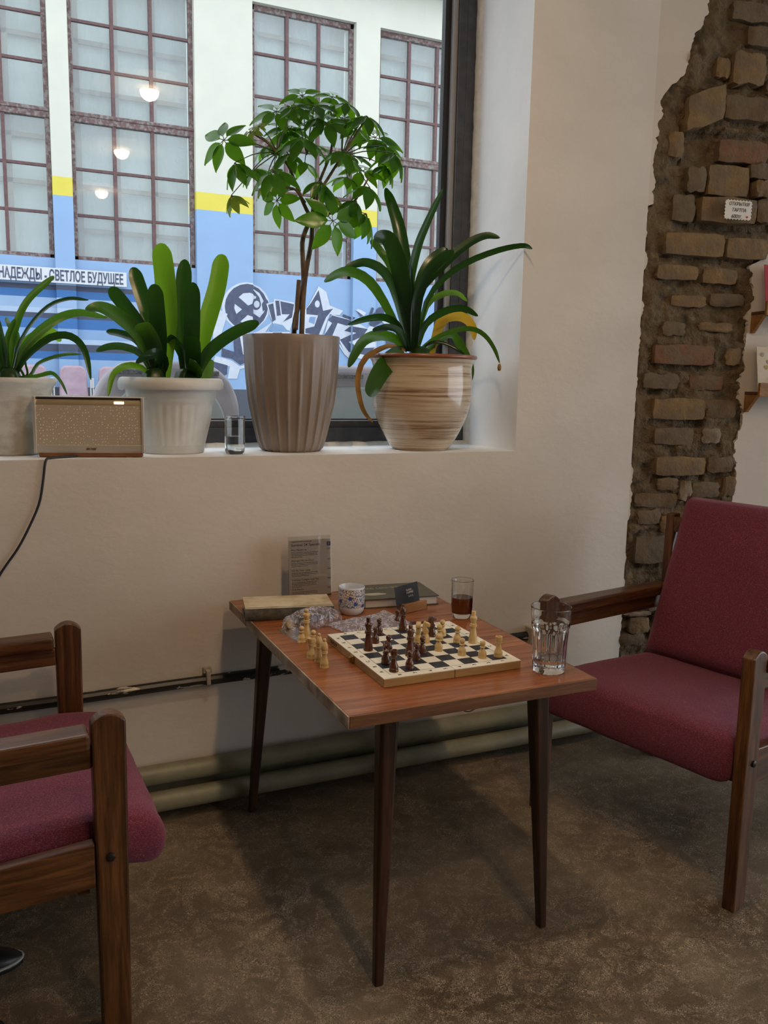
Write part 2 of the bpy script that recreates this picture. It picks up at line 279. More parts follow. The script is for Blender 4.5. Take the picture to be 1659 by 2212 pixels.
SCHEFFLERA_STEMS=[([(0.873,2.57,1.41),(0.877,2.57,1.517),(0.889,2.58,1.607),(0.905,2.58,1.692),(0.909,2.58,1.741),(0.909,2.58,1.774)],0.0085,0.007),([(0.857,2.6,1.411),(0.86,2.59,1.473),(0.884,2.59,1.564),(0.876,2.57,1.639),(0.875,2.57,1.704),(0.903,2.58,1.768)],0.0085,0.007),([(0.855,2.575,1.432),(0.86,2.575,1.511),(0.865,2.575,1.583)],0.008,0.007),([(0.909,2.58,1.763),(0.879,2.58,1.815),(0.852,2.57,1.864),(0.825,2.56,1.912),(0.79,2.56,1.944),(0.759,2.57,1.974),(0.712,2.58,1.998)],0.0065,0.0025),([(0.909,2.58,1.774),(0.918,2.59,1.831),(0.945,2.6,1.901),(0.975,2.6,1.976),(0.98,2.6,2.046),(0.981,2.62,2.106)],0.006,0.0025),([(0.909,2.58,1.774),(0.923,2.57,1.839),(0.955,2.56,1.894),(0.992,2.55,1.956),(1.03,2.54,2.017),(1.064,2.53,2.072)],0.006,0.0025),([(0.909,2.58,1.769),(0.96,2.57,1.788),(1.033,2.57,1.823),(1.069,2.57,1.871),(1.089,2.56,1.91)],0.005,0.0025),([(0.885,2.58,1.815),(0.848,2.56,1.845),(0.804,2.53,1.846),(0.755,2.5,1.881)],0.0045,0.0025)]
SCHEFFLERA_NODES=[(0.794,2.57,1.947),(0.886,2.57,1.953),(1.0,2.57,1.961),(0.852,2.57,1.848),(0.911,2.57,1.789)]
CHESS=[('king',1,0.7596,1.7452,0.66),('pawn',1,0.8343,1.8516,0.66),('pawn',1,0.7971,1.7903,0.66),('knight',1,0.7585,1.6442,0.66),('pawn',1,0.7988,1.718,0.66),('rook',1,0.7539,1.5917,0.66),('queen',1,0.8335,1.6747,0.66),('pawn',1,0.7946,1.5969,0.66),('pawn',1,0.8338,1.6418,0.66),('pawn',1,0.8685,1.6821,0.66),('bishop',1,0.906,1.8649,0.66),('knight',1,0.9488,1.7902,0.66),('knight',0,0.8942,1.7549,0.66),('knight',0,0.9126,1.7519,0.66),('pawn',0,0.9768,1.7863,0.66),('pawn',0,0.9509,1.7532,0.66),('pawn',0,0.9122,1.6838,0.66),('pawn',0,0.9849,1.7247,0.66),('pawn',0,0.9479,1.6366,0.66),('king',0,1.0187,1.7088,0.66),('pawn',0,0.9817,1.6025,0.66),('rook',0,1.0211,1.597,0.66),('queen',0,0.6793,1.9512,0.64),('pawn',0,0.6559,1.9192,0.64),('pawn',0,0.6717,1.8777,0.64),('rook',0,0.6365,1.7937,0.64),('bishop',0,0.6453,1.7646,0.64),('bishop',0,0.643,1.7226,0.64),('pawn',1,0.9439,1.9762,0.64)]
BRICKS=[(0.28,0.404,2.317,2.418,0,0.035),(0.119,0.257,2.17,2.287,0,0.04),(0.262,0.436,2.201,2.278,1,0.03),(0.06,0.115,2.062,2.143,0,0.02),(0.259,0.45,2.063,2.136,2,0.0),(0.224,0.383,1.947,2.049,0,0.008),(0.407,0.462,1.951,2.007,0,0.03),(0.198,0.415,1.855,1.94,0,0.035),(0.423,0.493,1.866,1.942,1,0.02),(0.07,0.298,1.737,1.813,0,0.035),(0.308,0.47,1.735,1.805,0,0.04),(0.05,0.207,1.653,1.703,0,0.015),(0.228,0.363,1.646,1.699,0,0.015),(0.092,0.178,1.852,1.941,3,0.01),(0.327,0.445,2.445,2.507,1,0.025),(0.219,0.274,2.333,2.395,0,0.015),(0.266,0.415,2.521,2.582,3,0.015),(0.143,0.213,1.953,2.036,3,0.01),(0.385,0.491,2.012,2.064,3,0.012),(0.419,0.485,2.292,2.333,3,0.02),(0.112,0.249,1.563,1.602,0,0.01),(0.265,0.399,1.569,1.613,3,0.01),(0.087,0.174,1.46,1.508,3,0.012),(0.229,0.363,1.479,1.511,0,0.01),(0.058,0.293,1.36,1.429,2,0.022),(0.345,0.407,1.363,1.422,0,0.012),(0.209,0.342,1.27,1.325,2,0.008),(0.024,0.162,1.272,1.326,3,0.015),(0.07,0.274,1.163,1.239,0,0.02),(0.285,0.402,1.17,1.236,1,0.012),(0.273,0.348,1.078,1.132,4,0.015),(0.083,0.239,1.072,1.133,3,0.012),(0.096,0.294,0.96,1.027,0,0.02),(0.306,0.41,0.97,1.027,1,0.015),(0.107,0.192,0.904,0.95,1,0.01),(0.199,0.245,0.867,0.939,4,0.02),(0.25,0.36,0.876,0.934,3,0.015),(0.022,0.191,0.842,0.894,1,0.008),(0.038,0.128,0.78,0.832,3,0.012),(0.132,0.181,0.748,0.81,0,0.015),(0.035,0.171,0.633,0.733,3,0.02),(0.376,0.429,0.881,0.954,1,0.012),(0.006,0.084,0.46,0.497,3,0.012),(0.011,0.119,0.432,0.449,4,0.015),(0.033,0.113,0.365,0.427,0,0.015),(-0.002,0.099,0.32,0.364,1,0.01),(0.089,0.153,0.451,0.499,3,0.01)]
BRICK_LEFT=[(0.209,2.664),(0.182,2.574),(0.131,2.453),(0.106,2.333),(0.027,2.237),(0.018,2.132),(0.016,2.041),(0.007,1.811),(0.003,1.624),(0.001,1.4),(0.003,1.171),(0.008,1.005),(0.007,0.801),(0.006,0.611),(0.007,0.435),(-0.004,0.323)]
BRICK_RIGHT=[(0.469,1.837),(0.473,1.741),(0.425,1.714),(0.427,1.641),(0.427,1.543),(0.424,1.478),(0.423,1.345),(0.426,1.176),(0.424,1.073),(0.426,0.97),(0.421,0.848)]
GRAFFITI=[(0,[(3.467,2.26),(3.45,2.16),(3.4,2.068),(3.322,1.994),(3.225,1.944),(3.118,1.924),(3.012,1.935),(2.918,1.976),(2.844,2.042),(2.797,2.128),(2.781,2.224),(2.798,2.321),(2.847,2.411),(2.922,2.485),(3.016,2.535),(3.121,2.557),(3.227,2.549),(3.323,2.51),(3.4,2.444),(3.45,2.358)]),(1,[(3.44,2.252),(3.424,2.156),(3.38,2.069),(3.31,1.998),(3.222,1.951),(3.126,1.932),(3.031,1.942),(2.945,1.982),(2.878,2.045),(2.836,2.127),(2.822,2.219),(2.837,2.312),(2.881,2.397),(2.949,2.468),(3.034,2.515),(3.129,2.536),(3.224,2.527),(3.311,2.49),(3.38,2.427),(3.425,2.345)]),(0,[(3.013,2.353),(3.075,2.408),(3.167,2.421),(3.276,2.383),(3.268,2.309),(3.143,2.251)]),(0,[(2.959,2.263),(3.058,2.195),(2.981,2.132),(2.951,2.204)]),(0,[(3.034,2.031),(3.135,2.125),(3.205,2.106),(3.212,2.047),(3.119,2.008)]),(0,[(3.206,2.497),(3.322,2.43),(3.401,2.287),(3.385,2.182),(3.322,2.104),(3.228,2.159),(3.213,2.217),(3.338,2.283),(3.322,2.371)]),(1,[(3.342,2.283),(3.339,2.259),(3.329,2.237),(3.313,2.219),(3.294,2.207),(3.272,2.203),(3.25,2.205),(3.231,2.215),(3.215,2.231),(3.205,2.252),(3.202,2.276),(3.206,2.3),(3.216,2.322),(3.231,2.339),(3.251,2.351),(3.272,2.356),(3.294,2.354),(3.314,2.344),(3.329,2.328),(3.339,2.307)]),(0,[(3.322,2.282),(3.32,2.268),(3.314,2.254),(3.305,2.243),(3.294,2.236),(3.281,2.233),(3.269,2.234),(3.258,2.241),(3.249,2.251),(3.243,2.263),(3.241,2.278),(3.243,2.293),(3.249,2.306),(3.258,2.317),(3.269,2.324),(3.282,2.327),(3.294,2.326),(3.305,2.32),(3.314,2.31),(3.32,2.297)]),(1,[(3.385,2.345),(3.432,2.348),(3.451,2.304),(3.416,2.258),(3.369,2.181),(3.353,2.284)]),(0,[(2.739,2.178),(2.859,2.126),(2.75,1.784),(2.659,1.721),(2.661,1.897)]),(0,[(2.888,1.944),(3.026,1.972),(3.165,1.918),(3.04,1.705),(2.902,1.789)]),(1,[(2.933,1.835),(3.025,1.838),(3.078,1.52),(2.839,1.565),(2.947,1.628)]),(0,[(3.025,1.838),(3.133,1.843),(3.148,1.514),(3.082,1.52)]),(0,[(2.687,1.568),(2.9,1.515),(3.023,1.436),(3.163,1.477),(3.163,1.432),(3.022,1.398),(2.983,1.27),(2.852,1.267),(2.884,1.432),(2.656,1.471)]),(1,[(2.656,1.493),(2.853,1.446),(2.845,1.327),(2.745,1.28),(2.655,1.352)]),(1,[(2.779,1.674),(2.947,1.628),(3.163,1.575),(3.163,1.522),(3.031,1.458),(2.915,1.537),(2.77,1.563)]),(0,[(3.416,2.295),(3.519,2.323),(3.519,2.368),(3.816,2.332),(3.848,2.25),(3.752,1.943),(3.527,1.994),(3.464,2.141)]),(1,[(3.44,2.281),(3.514,2.305),(3.551,2.085),(3.503,2.053)]),(1,[(3.543,2.342),(3.599,2.345),(3.623,2.149),(3.567,2.138)]),(1,[(3.615,2.34),(3.816,2.309),(3.784,2.126),(3.655,2.06),(3.752,2.17),(3.639,2.164)]),(2,[(3.464,1.946),(3.527,2.039),(3.655,2.015),(3.752,1.913),(3.527,1.896)]),(0,[(3.219,1.898),(3.306,1.924),(3.503,2.053),(3.4,1.913),(3.752,1.928),(3.753,1.9),(3.227,1.879)]),(1,[(3.508,1.91),(3.639,1.916),(3.639,1.896),(3.508,1.891)]),(0,[(3.963,2.226),(4.044,2.337),(4.174,2.572),(4.291,2.503),(4.343,2.322),(4.547,2.256),(4.497,2.192),(4.345,2.199),(4.23,1.901),(3.948,1.905)]),(1,[(3.995,2.258),(4.061,2.338),(4.175,2.519),(4.244,2.24),(4.394,2.279),(4.287,2.15),(4.18,1.899),(3.981,1.922),(3.981,1.983),(4.113,2.02),(4.169,2.175),(3.996,2.182)]),(0,[(4.193,2.333),(4.191,2.317),(4.186,2.304),(4.178,2.292),(4.168,2.285),(4.157,2.282),(4.146,2.284),(4.135,2.29),(4.127,2.3),(4.122,2.314),(4.12,2.329),(4.122,2.344),(4.127,2.358),(4.135,2.369),(4.145,2.376),(4.156,2.379),(4.167,2.378),(4.178,2.371),(4.186,2.361),(4.191,2.348)]),(2,[(4.046,2.146),(4.136,2.151),(4.112,2.05),(4.03,2.077)]),(0,[(4.312,2.09),(4.379,2.201),(4.686,2.131),(4.774,2.08),(4.897,2.022),(4.931,2.055),(5.072,2.046),(5.078,1.744),(4.87,1.578),(4.608,1.618),(4.502,1.818),(4.264,1.887)]),(1,[(4.321,2.114),(4.379,2.186),(4.686,2.123),(4.61,2.049),(4.465,2.082),(4.382,1.892),(4.264,1.903),(4.38,2.078)]),(1,[(4.568,1.977),(4.653,2.043),(4.905,2.015),(4.829,1.909),(4.639,1.823),(4.762,1.733),(5.025,1.758),(4.886,1.642),(4.642,1.682),(4.502,1.85),(4.724,1.952)]),(1,[(4.548,2.21),(4.712,2.163),(4.669,2.13),(4.54,2.178)]),(1,[(4.727,2.265),(4.753,2.282),(4.823,2.208),(4.789,2.182)]),(0,[(4.71,2.272),(4.753,2.29),(4.875,2.241),(4.841,2.193)]),(1,[(4.919,2.212),(4.961,2.324),(4.996,2.31),(4.963,2.214)]),(1,[(4.98,2.231),(5.102,2.332),(5.207,2.353),(5.159,2.129),(5.002,2.043),(4.922,2.087)]),(0,[(5.159,2.129),(5.279,2.325),(5.353,2.234),(5.286,2.039)]),(0,[(4.503,1.787),(4.608,1.634),(4.66,1.604),(4.652,1.588),(4.573,1.648),(4.486,1.771)]),(1,[(5.217,1.925),(5.359,1.994),(5.4,1.819),(5.239,1.749)]),(0,[(2.103,2.399),(2.189,2.474),(2.191,2.285),(2.239,2.138),(2.097,2.071)]),(1,[(2.102,2.081),(2.229,2.128),(2.276,1.919),(2.275,1.798),(2.061,1.789)]),(0,[(2.074,1.95),(2.155,1.974),(2.174,1.894),(2.063,1.86)]),(0,[(2.214,1.866),(2.276,1.878),(2.283,1.656),(2.232,1.695)]),(0,[(2.152,1.753),(2.203,1.765),(2.281,1.575),(2.171,1.672)]),(1,[(2.114,2.489),(2.16,2.511),(2.168,2.403),(2.106,2.31)])]
# ------------------------------------------------------------------ the room shell
SILL, YW, YG = 1.055, 2.42, 2.80
def conc():
    m, nt, b = newmat('worn_concrete')
    v = coords(nt)
    big = noi(nt, v, 2.6, 6, .6, .4); mid = noi(nt, v, 16, 6, .7, 1.5); fine = noi(nt, v, 120, 5, .75, 3.5)
    c = ramp(nt, big, [(.32, (.062,.043,.025)), (.52, (.135,.098,.060)), (.72, (.22,.17,.112))])
    f = nd(nt, 'ShaderNodeMath', operation='MULTIPLY'); nt.links.new(ramp(nt, mid, [(.44, (.15,.15,.15)), (.60, (1,1,1))]), f.inputs[0])
    nt.links.new(ramp(nt, fine, [(.48, (0,0,0)), (.62, (1,1,1))]), f.inputs[1])
    c = mixc(nt, f.outputs[0], c, (.52,.43,.31))
    c = mixc(nt, ramp(nt, fine, [(.30, (.55,.55,.55)), (.46, (0,0,0))]), c, (.035,.024,.015))
    nt.links.new(c, b.inputs['Base Color'])
    r = ramp(nt, mid, [(.35, (.38,)*3), (.65, (.62,)*3)]); nt.links.new(r, b.inputs['Roughness'])
    bump(nt, b, fine, .25, .002); return m
M['floor'] = conc()
fl = MB(); fl.box((-4.2,-4.2,-.06), (6,2.44,0)); props(fl.build('floor', M['floor']), kind='structure')
ce = MB(); ce.box((-4.2,-4.2,3.25), (6,2.95,3.35)); props(ce.build('ceiling', M['ceiling']), kind='structure')
wl = MB(); OX0, OX1, OZ1 = -1.3, 1.58, 2.95; YB = 2.98
wl.box((-4.2,YW,-.05), (OX0,YB,3.3)); wl.box((OX0,YW,-.05), (OX1,YB,SILL)); wl.box((OX0,YW,OZ1), (OX1,YB,3.3)); wl.box((OX1,YW,-.05), (2.078,YB,3.3))
def setrev(w):
    for i, f in enumerate(w.f):
        p = [w.v[k] for k in f]; c = sum((Vector(q) for q in p), Vector())/len(p)
        n = (Vector(p[1])-Vector(p[0])).cross(Vector(p[2])-Vector(p[0])).normalized()
        if abs(n.y) < .5 and OX0-.01 <= c.x <= OX1+.01 and SILL-.01 <= c.z <= OZ1+.01: w.mi[i] = 1
setrev(wl)
o = wl.build('wall_window', [M['plaster'], M['reveal']]); props(o, kind='structure')
M['darkwall'] = pm('dark_room_wall', (.20,.165,.13), (.26,.22,.18), 3, rough=.9)
wb = MB(); wb.box((-4.3,-4.3,-.05), (-4.2,2.98,3.3)); props(wb.build('wall_left', M['darkwall']), kind='structure')
wb = MB(); wb.box((-4.2,-4.3,-.05), (6,-4.2,3.3)); props(wb.build('wall_back', M['darkwall']), kind='structure')
# window: plaster lip, dark frame, glass
win = bpy.data.objects.new('window_1', None); COL.objects.link(win); props(win, 'large fixed shop window above the white sill', None, None, 'structure')
ROOTM[win.name] = Matrix.Identity(4)
lp = MB()
lp.grid(lambda u, v: (OX0+(OX1-OX0)*u, 2.735+.027*v, SILL-.001 + .014*min(1, v*1.6) + .003*noise.noise((u*60, v*3, 1))), 120, 3)
lp.grid(lambda u, v: (OX1+.001-.012*min(1, v*1.6) - .003*noise.noise((u*50, v*3, 7)), 2.73+.032*v, SILL+(OZ1-SILL)*u), 90, 3)
lp.build('plaster_lip', pm('lip_plaster', (.62,.63,.63), (.74,.75,.75), 40, rough=.85, bmp=.4, bscale=60), win, smooth=True)
fr = MB()
fr.box((1.503,2.76,SILL), (1.60,2.86,2.99)); 
fr.box((OX0-.02,2.76,SILL+.002), (1.505,2.86,1.116)); fr.box((OX0-.02,2.772,1.116), (1.505,2.85,1.138)); 
fr.box((OX0-.02,2.76,2.88), (1.505,2.86,2.99)); fr.box((OX0-.02,2.76,SILL), (OX0+.08,2.86,2.99))
fr.box((1.534,2.7585,1.14), (1.536,2.762,2.9))
fr.build('window_frame', M['frame'], win, bev=.002)
bd = MB(); bd.box((1.486,2.772,1.138), (1.5029,2.80,2.89)); bd.box((OX0,2.775,1.1385), (1.486,2.80,1.1415)); bd.build('glazing_bead', pm('skylit_bead', (.33,.35,.39), rough=.5), win)  # light grey bead: skylight on the frame's inner side put into its colour
gs = MB(); gs.box((1.463,2.79,1.12), (1.486,2.815,2.9)); gs.box((OX0,2.79,1.136), (1.486,2.815,1.146)); gs.build('gasket', pm('black_rubber', (.012,.012,.016), rough=.5), win)
gp = MB(); gp.add([(OX0,YG,1.10),(1.49,YG,1.10),(1.49,YG,2.95),(OX0,YG,2.95)], [(0,1,2,3)]); gp.build('pane', M['pane'], win)
# ------------------------------------------------------------------ right wall: plaster around an exposed brick pier (turned 12 degrees)
A12 = math.radians(12); WD = Vector((math.cos(A12), -math.sin(A12), 0)); WN = Vector((-math.sin(A12), -math.cos(A12), 0)); WC = Vector((2.078, 2.42, 0))
def WP(u, z, o=0): return WC + WD*u + WN*o + Vector((0,0,z))
def interp(tab, z):
    t = sorted(tab, key=lambda p: p[1])
    if z <= t[0][1]: return t[0][0]
    for a, b in zip(t, t[1:]):
        if a[1] <= z <= b[1]:
            return a[0]+(b[0]-a[0])*(z-a[1])/max(1e-6, b[1]-a[1])
    return t[-1][0]
def ragged(z, s): return .022*noise.noise((z*9, s, 0)) + .016*noise.noise((z*27, s, 3)) + .010*noise.noise((z*80, s, 5))
def uL(z): return max(0.0, interp(BRICK_LEFT, z) + ragged(z, 2.0)) if z > 1.9 else max(0.0, .018*noise.noise((z*5, 4, 2)) + .014*noise.noise((z*19, 4, 2)) + .007*noise.noise((z*70, 4, 2)) + .001)
def uR(z):
    if z > 1.76: return 2.0
    return interp(BRICK_RIGHT, z) + ragged(z, 9.0)
wr = MB(); ZR = [.008*i for i in range(413)]
def strip(wr, f0, f1, t=.016):
    for z0, z1 in zip(ZR, ZR[1:]):
        a0, a1, b0, b1 = f0(z0), f0(z1), f1(z0), f1(z1)
        if b0-a0 < .002 and b1-a1 < .002: continue
        v = [WP(a0,z0,0), WP(b0,z0,0), WP(b1,z1,0), WP(a1,z1,0), WP(a0,z0,-t), WP(b0,z0,-t), WP(b1,z1,-t), WP(a1,z1,-t)]
        wr.add(v, [(0,1,2,3),(4,7,6,5),(0,3,7,4),(1,5,6,2)])
strip(wr, lambda z: 0.0, uL)
strip(wr, lambda z: min(uR(z), 4.2), lambda z: 4.2 if z <= 1.76 else 2.0)
wr.add([WP(2.0,1.74,0), WP(4.2,1.74,0), WP(4.2,3.3,0), WP(2.0,3.3,0)], [(0,1,2,3)])
wro = wr.build('wall_right', M['plaster']); props(wro, kind='structure')
M['mortar'] = pm('rough_mortar', (.062,.043,.023), (.205,.150,.086), 24, lo=.32, hi=.68, rough=.95, bmp=1.0, bscale=85, bdist=.014, c3=(.165,.118,.064), scale3=8)
mo = MB()
def mort(u, v):
    uu = -.03 + 1.15*u; z = 3.25*v
    h = .014*noise.fractal((uu*9, z*9, 1.0), .7, 2.1, 5) + .006*noise.noise((uu*40, z*40, 2))
    # recess under the stepped arch
    if 1.80 < z < 2.16 and uu > .10: h -= .03*min(1, (uu-.10)/.06)*min(1, (z-1.80)/.05)
    for (u0, u1, z0, z1, ci, out) in BRICKS:      # gaps under the bricks that stand proud
        if out > .012 and u0-.01 < uu < u1+.01 and z0-.026 < z < z0+.004: h -= .022*min(1, out/.025)*(.6+.8*noise.noise((uu*22, z0*9, 6)))
    h += .007*noise.noise((uu*14, z*45, 8)) - .010*max(0, noise.noise((uu*10, z*30, 12))-.15)*2
    if z > 1.9 and uu < uL(z)-.004: h = -.03
    if uu > uR(z)+.004 or uu < .001: h = -.03
    return WP(uu, z, max(-.045, min(.012, -.006 + h)))
mo.grid(mort, 190, 420)
mo = mo.build('mortar_bed', M['mortar'], wro, smooth='all')
BC = [((.245,.160,.072), (.17,.108,.050)), ((.165,.104,.050), (.10,.064,.032)), ((.21,.105,.054), (.14,.070,.037)), ((.165,.122,.075), (.105,.078,.048)), ((.33,.265,.185), (.22,.17,.115))]
BM = [pm('brick_'+n, a, b, 24, lo=.3, hi=.7, rough=.92, bmp=.8, bscale=60, bdist=.006, c3=(.155,.115,.07), scale3=11) for n, (a, b) in zip(('tan','brown','red','grey','pale'), BC)]
for k, (u0, u1, z0, z1, ci, out) in enumerate(BRICKS):
    bm = bmesh.new(); nu, nv = 6, 4
    br = MB(); rr = random.Random(k)
    def bf(u, v, front):
        e = min(u, 1-u)*nu; g = min(v, 1-v)*nv
        uu = u0+(u1-u0)*u + .006*noise.noise((u*3+k, v*3, 1))*1.3; zz = z0+(z1-z0)*v + .006*noise.noise((u*3+k, v*3, 9))*1.3
        corner = .010*((e < .5) + (g < .5))
        uu += (.5-u)*.006*(g < .5); zz += (.5-v)*.006*(e < .5)
        oo = (out*.48 + .003 - corner*.35 + .005*noise.noise((u*5+k, v*4, k*3.1))) if front else -.045
        if k == 1: oo += .0; zz += (.5-u)*-.05
        return WP(uu, zz, oo)
    br.grid(lambda u, v: bf(u, v, True), nu, nv)
    n = (nu+1)*(nv+1); ring = [i*(nv+1) for i in range(nu+1)] + [nu*(nv+1)+j for j in range(1, nv+1)] + [i*(nv+1)+nv for i in range(nu-1, -1, -1)] + [j for j in range(nv-1, 0, -1)]
    br.v += [tuple(Vector(br.v[i]) - WN*(out*.48+.05)) for i in ring]; R = len(ring)
    br.f += [(ring[i], ring[(i+1) % R], n+(i+1) % R, n+i) for i in range(R)]; br.mi += [0]*R
    br.build('brick', BM[ci], wro, smooth=True)
# handwritten price card
nc = thing('price_card', 'small white scalloped price card pinned to the exposed brick', 'card', WP(.318,1.892,.05))
def W4(u, z, o=.055): return Matrix.Translation(WP(u,z,o)) @ Matrix(((WD.x,0,WN.x,0),(WD.y,0,WN.y,0),(0,1,0,0),(0,0,0,1)))
def scallop(w, h, n, m, r):
    pts = []
    def edge(a, b, k):
        a, b = Vector(a), Vector(b); d = (b-a)/k; nrm = Vector((d.y, -d.x)).normalized()
        for i in range(k):
            for t in (0, .25, .5, .75): pts.append(a + d*(i+t) - nrm*r*math.sin(math.pi*t)*1.0)
    edge((-w/2,-h/2), (w/2,-h/2), n); edge((w/2,-h/2), (w/2,h/2), m); edge((w/2,h/2), (-w/2,h/2), n); edge((-w/2,h/2), (-w/2,-h/2), m)
    return pts
def card_prism(mb, pts, Mx, t=.0012):
    mb.hexa([Mx @ Vector((p[0], p[1], -t)) for p in pts], [Mx @ Vector((p[0], p[1], 0)) for p in pts])
M['paper'] = pm('white_card', (.74,.72,.68), (.80,.78,.74), 30, rough=.8)
M['ink'] = pm('black_ink', (.02,.02,.025), rough=.6)
M['redink'] = pm('red_ink', (.55,.02,.03), rough=.6)
Mx = W4(.316, 1.892, .052) @ Matrix.Rotation(-.01, 4, 'Z')
mb = MB(); card_prism(mb, scallop(.108, .068, 9, 6, .004), Mx); mb.build('card_face', M['paper'], nc)
for s, x, y in (('ОТКРЫТКИ', -.038, .014), ('ТАРТПА', -.026, -.006), ('600тг.', -.026, -.028)):
    text(s, .0165 if s[0] != '6' else .019, M['ink'], nc, Mx @ Matrix.Translation((x, y, .0006)), sx=.85, shear=.2)
hb = MB(); hp = []
for i in range(20):
    t = 2*math.pi*i/20; hp.append((.00028*16*math.sin(t)**3+.036, .00028*(13*math.cos(t)-5*math.cos(2*t)-2*math.cos(3*t)-math.cos(4*t))-.022))
card_prism(hb, hp, Mx @ Matrix.Translation((0,0,.0012)), .0012); hb.build('heart', M['redink'], nc)
# postcard ledges on the white wall
M['ledge'] = wood('honey_wood', (.20,.085,.018), (.30,.14,.035), (.38,.19,.055), 'X', rough=.5)
M['ledgeend'] = wood('dark_wood_edge', (.07,.028,.014), (.10,.04,.02), (.13,.055,.03), 'X', rough=.5)
def ledge(u, z, label):
    t = thing('postcard_ledge', label, 'shelf', WP(u,z,0))
    def bx(mb, u0, u1, o0, o1, z0, z1):
        mb.hexa([WP(u0,z0,o0), WP(u1,z0,o0), WP(u1,z0,o1), WP(u0,z0,o1)], [WP(u0,z1,o0), WP(u1,z1,o0), WP(u1,z1,o1), WP(u0,z1,o1)])
    m = MB(); bx(m, u, u+.62, 0, .075, z-.012, z); m.build('shelf_board', M['ledgeend'], t, bev=.001)
    m = MB(); bx(m, u+.0, u+.62, .075, .087, z-.016, z+.032); m.build('front_lip', M['ledge'], t, bev=.001)
    for du in (.0, .58):
        m = MB()
        a = [WP(u+du,z-.012,.001), WP(u+du,z-.012,.074), WP(u+du,z-.075,.012), WP(u+du,z-.075,.001)]; b = [p + WD*.014 for p in a]
        m.hexa(a, b); m.build('bracket', M['ledge'], t, bev=.001)
    return t
ledge(.437, 1.553, 'upper honey wood postcard ledge holding a red card by the brick'); ledge(.437, 1.268, 'lower honey wood postcard ledge holding cream cards by the brick')
def pcard(name, u, z, w, h, o, mat, label, cat='postcard'):
    t = thing(name, label, cat, WP(u,z,o))
    m = MB(); a = [WP(u,z,o), WP(u+w,z,o), WP(u+w,z+h,o-.03), WP(u,z+h,o-.03)]; b = [p - WN*.002 for p in a]
    m.hexa(b, a); m.build('card_sheet', mat, t); return t, a
M['redcard'] = pm('red_card', (.36,.025,.04), (.42,.035,.05), 20, rough=.6)
M['creamcard'] = pm('cream_card', (.60,.54,.42), (.66,.60,.48), 20, rough=.7)
t, a = pcard('postcard', .447, 1.556, .16, .16, .068, M['redcard'], 'red postcard with small white marks on the upper ledge')
for i, (du, dz) in enumerate(((.032,.132),(.026,.088),(.034,.042),(.07,.11),(.075,.06),(.11,.13))):
    c = Vector(a[0]) + WD*du + Vector((0,0,dz)) + WN*(.0025-.03*dz/.16); m = MB()
    m.hexa([c + WD*(.008*math.cos(q)) + Vector((0,0,.011*math.sin(q))) for q in [k*1.257 for k in range(5)]], [c + WN*.001 + WD*(.005*math.cos(q)) + Vector((0,0,.007*math.sin(q))) for q in [k*1.257 for k in range(5)]])
    m.build('star_print', M['paper'], t)
for i in range(3): pcard('postcard', .447+.003*i, 1.271, .15, .158-.002*i, .064-.0045*i, M['creamcard'], ('cream postcard with pebble print at the front of the lower ledge', 'cream postcard second in the stack on the lower ledge', 'cream postcard at the back of the stack on the lower ledge')[i], 'postcard')
pr = [o for o in bpy.data.objects if o.get('label', '').startswith('cream postcard with pebble')][0]
for i, (du, dz, col) in enumerate(((.022,.13,(.35,.34,.3)),(.06,.133,(.3,.3,.27)),(.036,.085,(.45,.33,.09)),(.045,.105,(.35,.33,.3)),(.05,.042,(.12,.12,.12)),(.065,.018,(.38,.37,.33)))):
    m = MB(); c = WP(.447+du, 1.271+dz, .0655-.03*dz/.158); q8 = [k*.785 for k in range(8)]
    m.hexa([c + WD*(.006*math.cos(q)) + Vector((0,0,.0085*math.sin(q))) for q in q8], [c + WN*.0008 + WD*(.006*math.cos(q)) + Vector((0,0,.0085*math.sin(q))) for q in q8])
    m.build('pebble_print', pm('print_ink', col, rough=.7), pr)
# ------------------------------------------------------------------ pipes along the wall
M['pipegreen'] = pm('green_grey_paint', (.20,.185,.115), (.255,.235,.155), 14, rough=.45, bmp=.15, bscale=30)
M['pipeblack'] = pm('black_paint_flaked', (.012,.011,.010), (.012,.011,.010), 5, rough=.35)
def flaked():
    m, nt, b = newmat('flaked_black_paint')
    f = noi(nt, coords(nt, (11,25,40)), 1.0, 6, .6, .5); g = noi(nt, coords(nt, (1.6,1,1)), 1.3, 2)
    ad = nd(nt, 'ShaderNodeMath', operation='ADD'); nt.links.new(f, ad.inputs[0])
    mu = nd(nt, 'ShaderNodeMath', operation='MULTIPLY'); mu.inputs[1].default_value = .45; nt.links.new(g, mu.inputs[0]); nt.links.new(mu.outputs[0], ad.inputs[1])
    c = ramp(nt, ad.outputs[0], [(.84, (.011,.010,.009)), (.855, (.55,.50,.42))]); nt.links.new(c, b.inputs['Base Color']); b.inputs['Roughness'].default_value = .4
    return m
M['pipeflaked'] = flaked()
t = thing('wall_pipe', 'thin black pipe with flaking paint along the window wall', 'pipe', (0,2.405,.39))
m = MB(); m.tube([(-4.1+i*.1, 2.409, .384+.0095*((-4.1+i*.1)/.7 if -4.1+i*.1 > -.3 else -.4)+.001*math.sin(i)) for i in range(59)], .0155, 10); m.build('pipe', M['pipeflaked'], t, smooth=True)
for x in (.53, -.6, 1.2):
    m = MB(); m.box((x-.006,2.388,.376+.0095*x/.7), (x+.006,2.42,.418+.0095*x/.7)); m.box((x-.012,2.408,.412), (x+.014,2.42,.430)); m.build('pipe_clamp', pm('painted_clamp', (.5,.46,.39), (.3,.27,.22), 60, rough=.7), t, bev=.002)
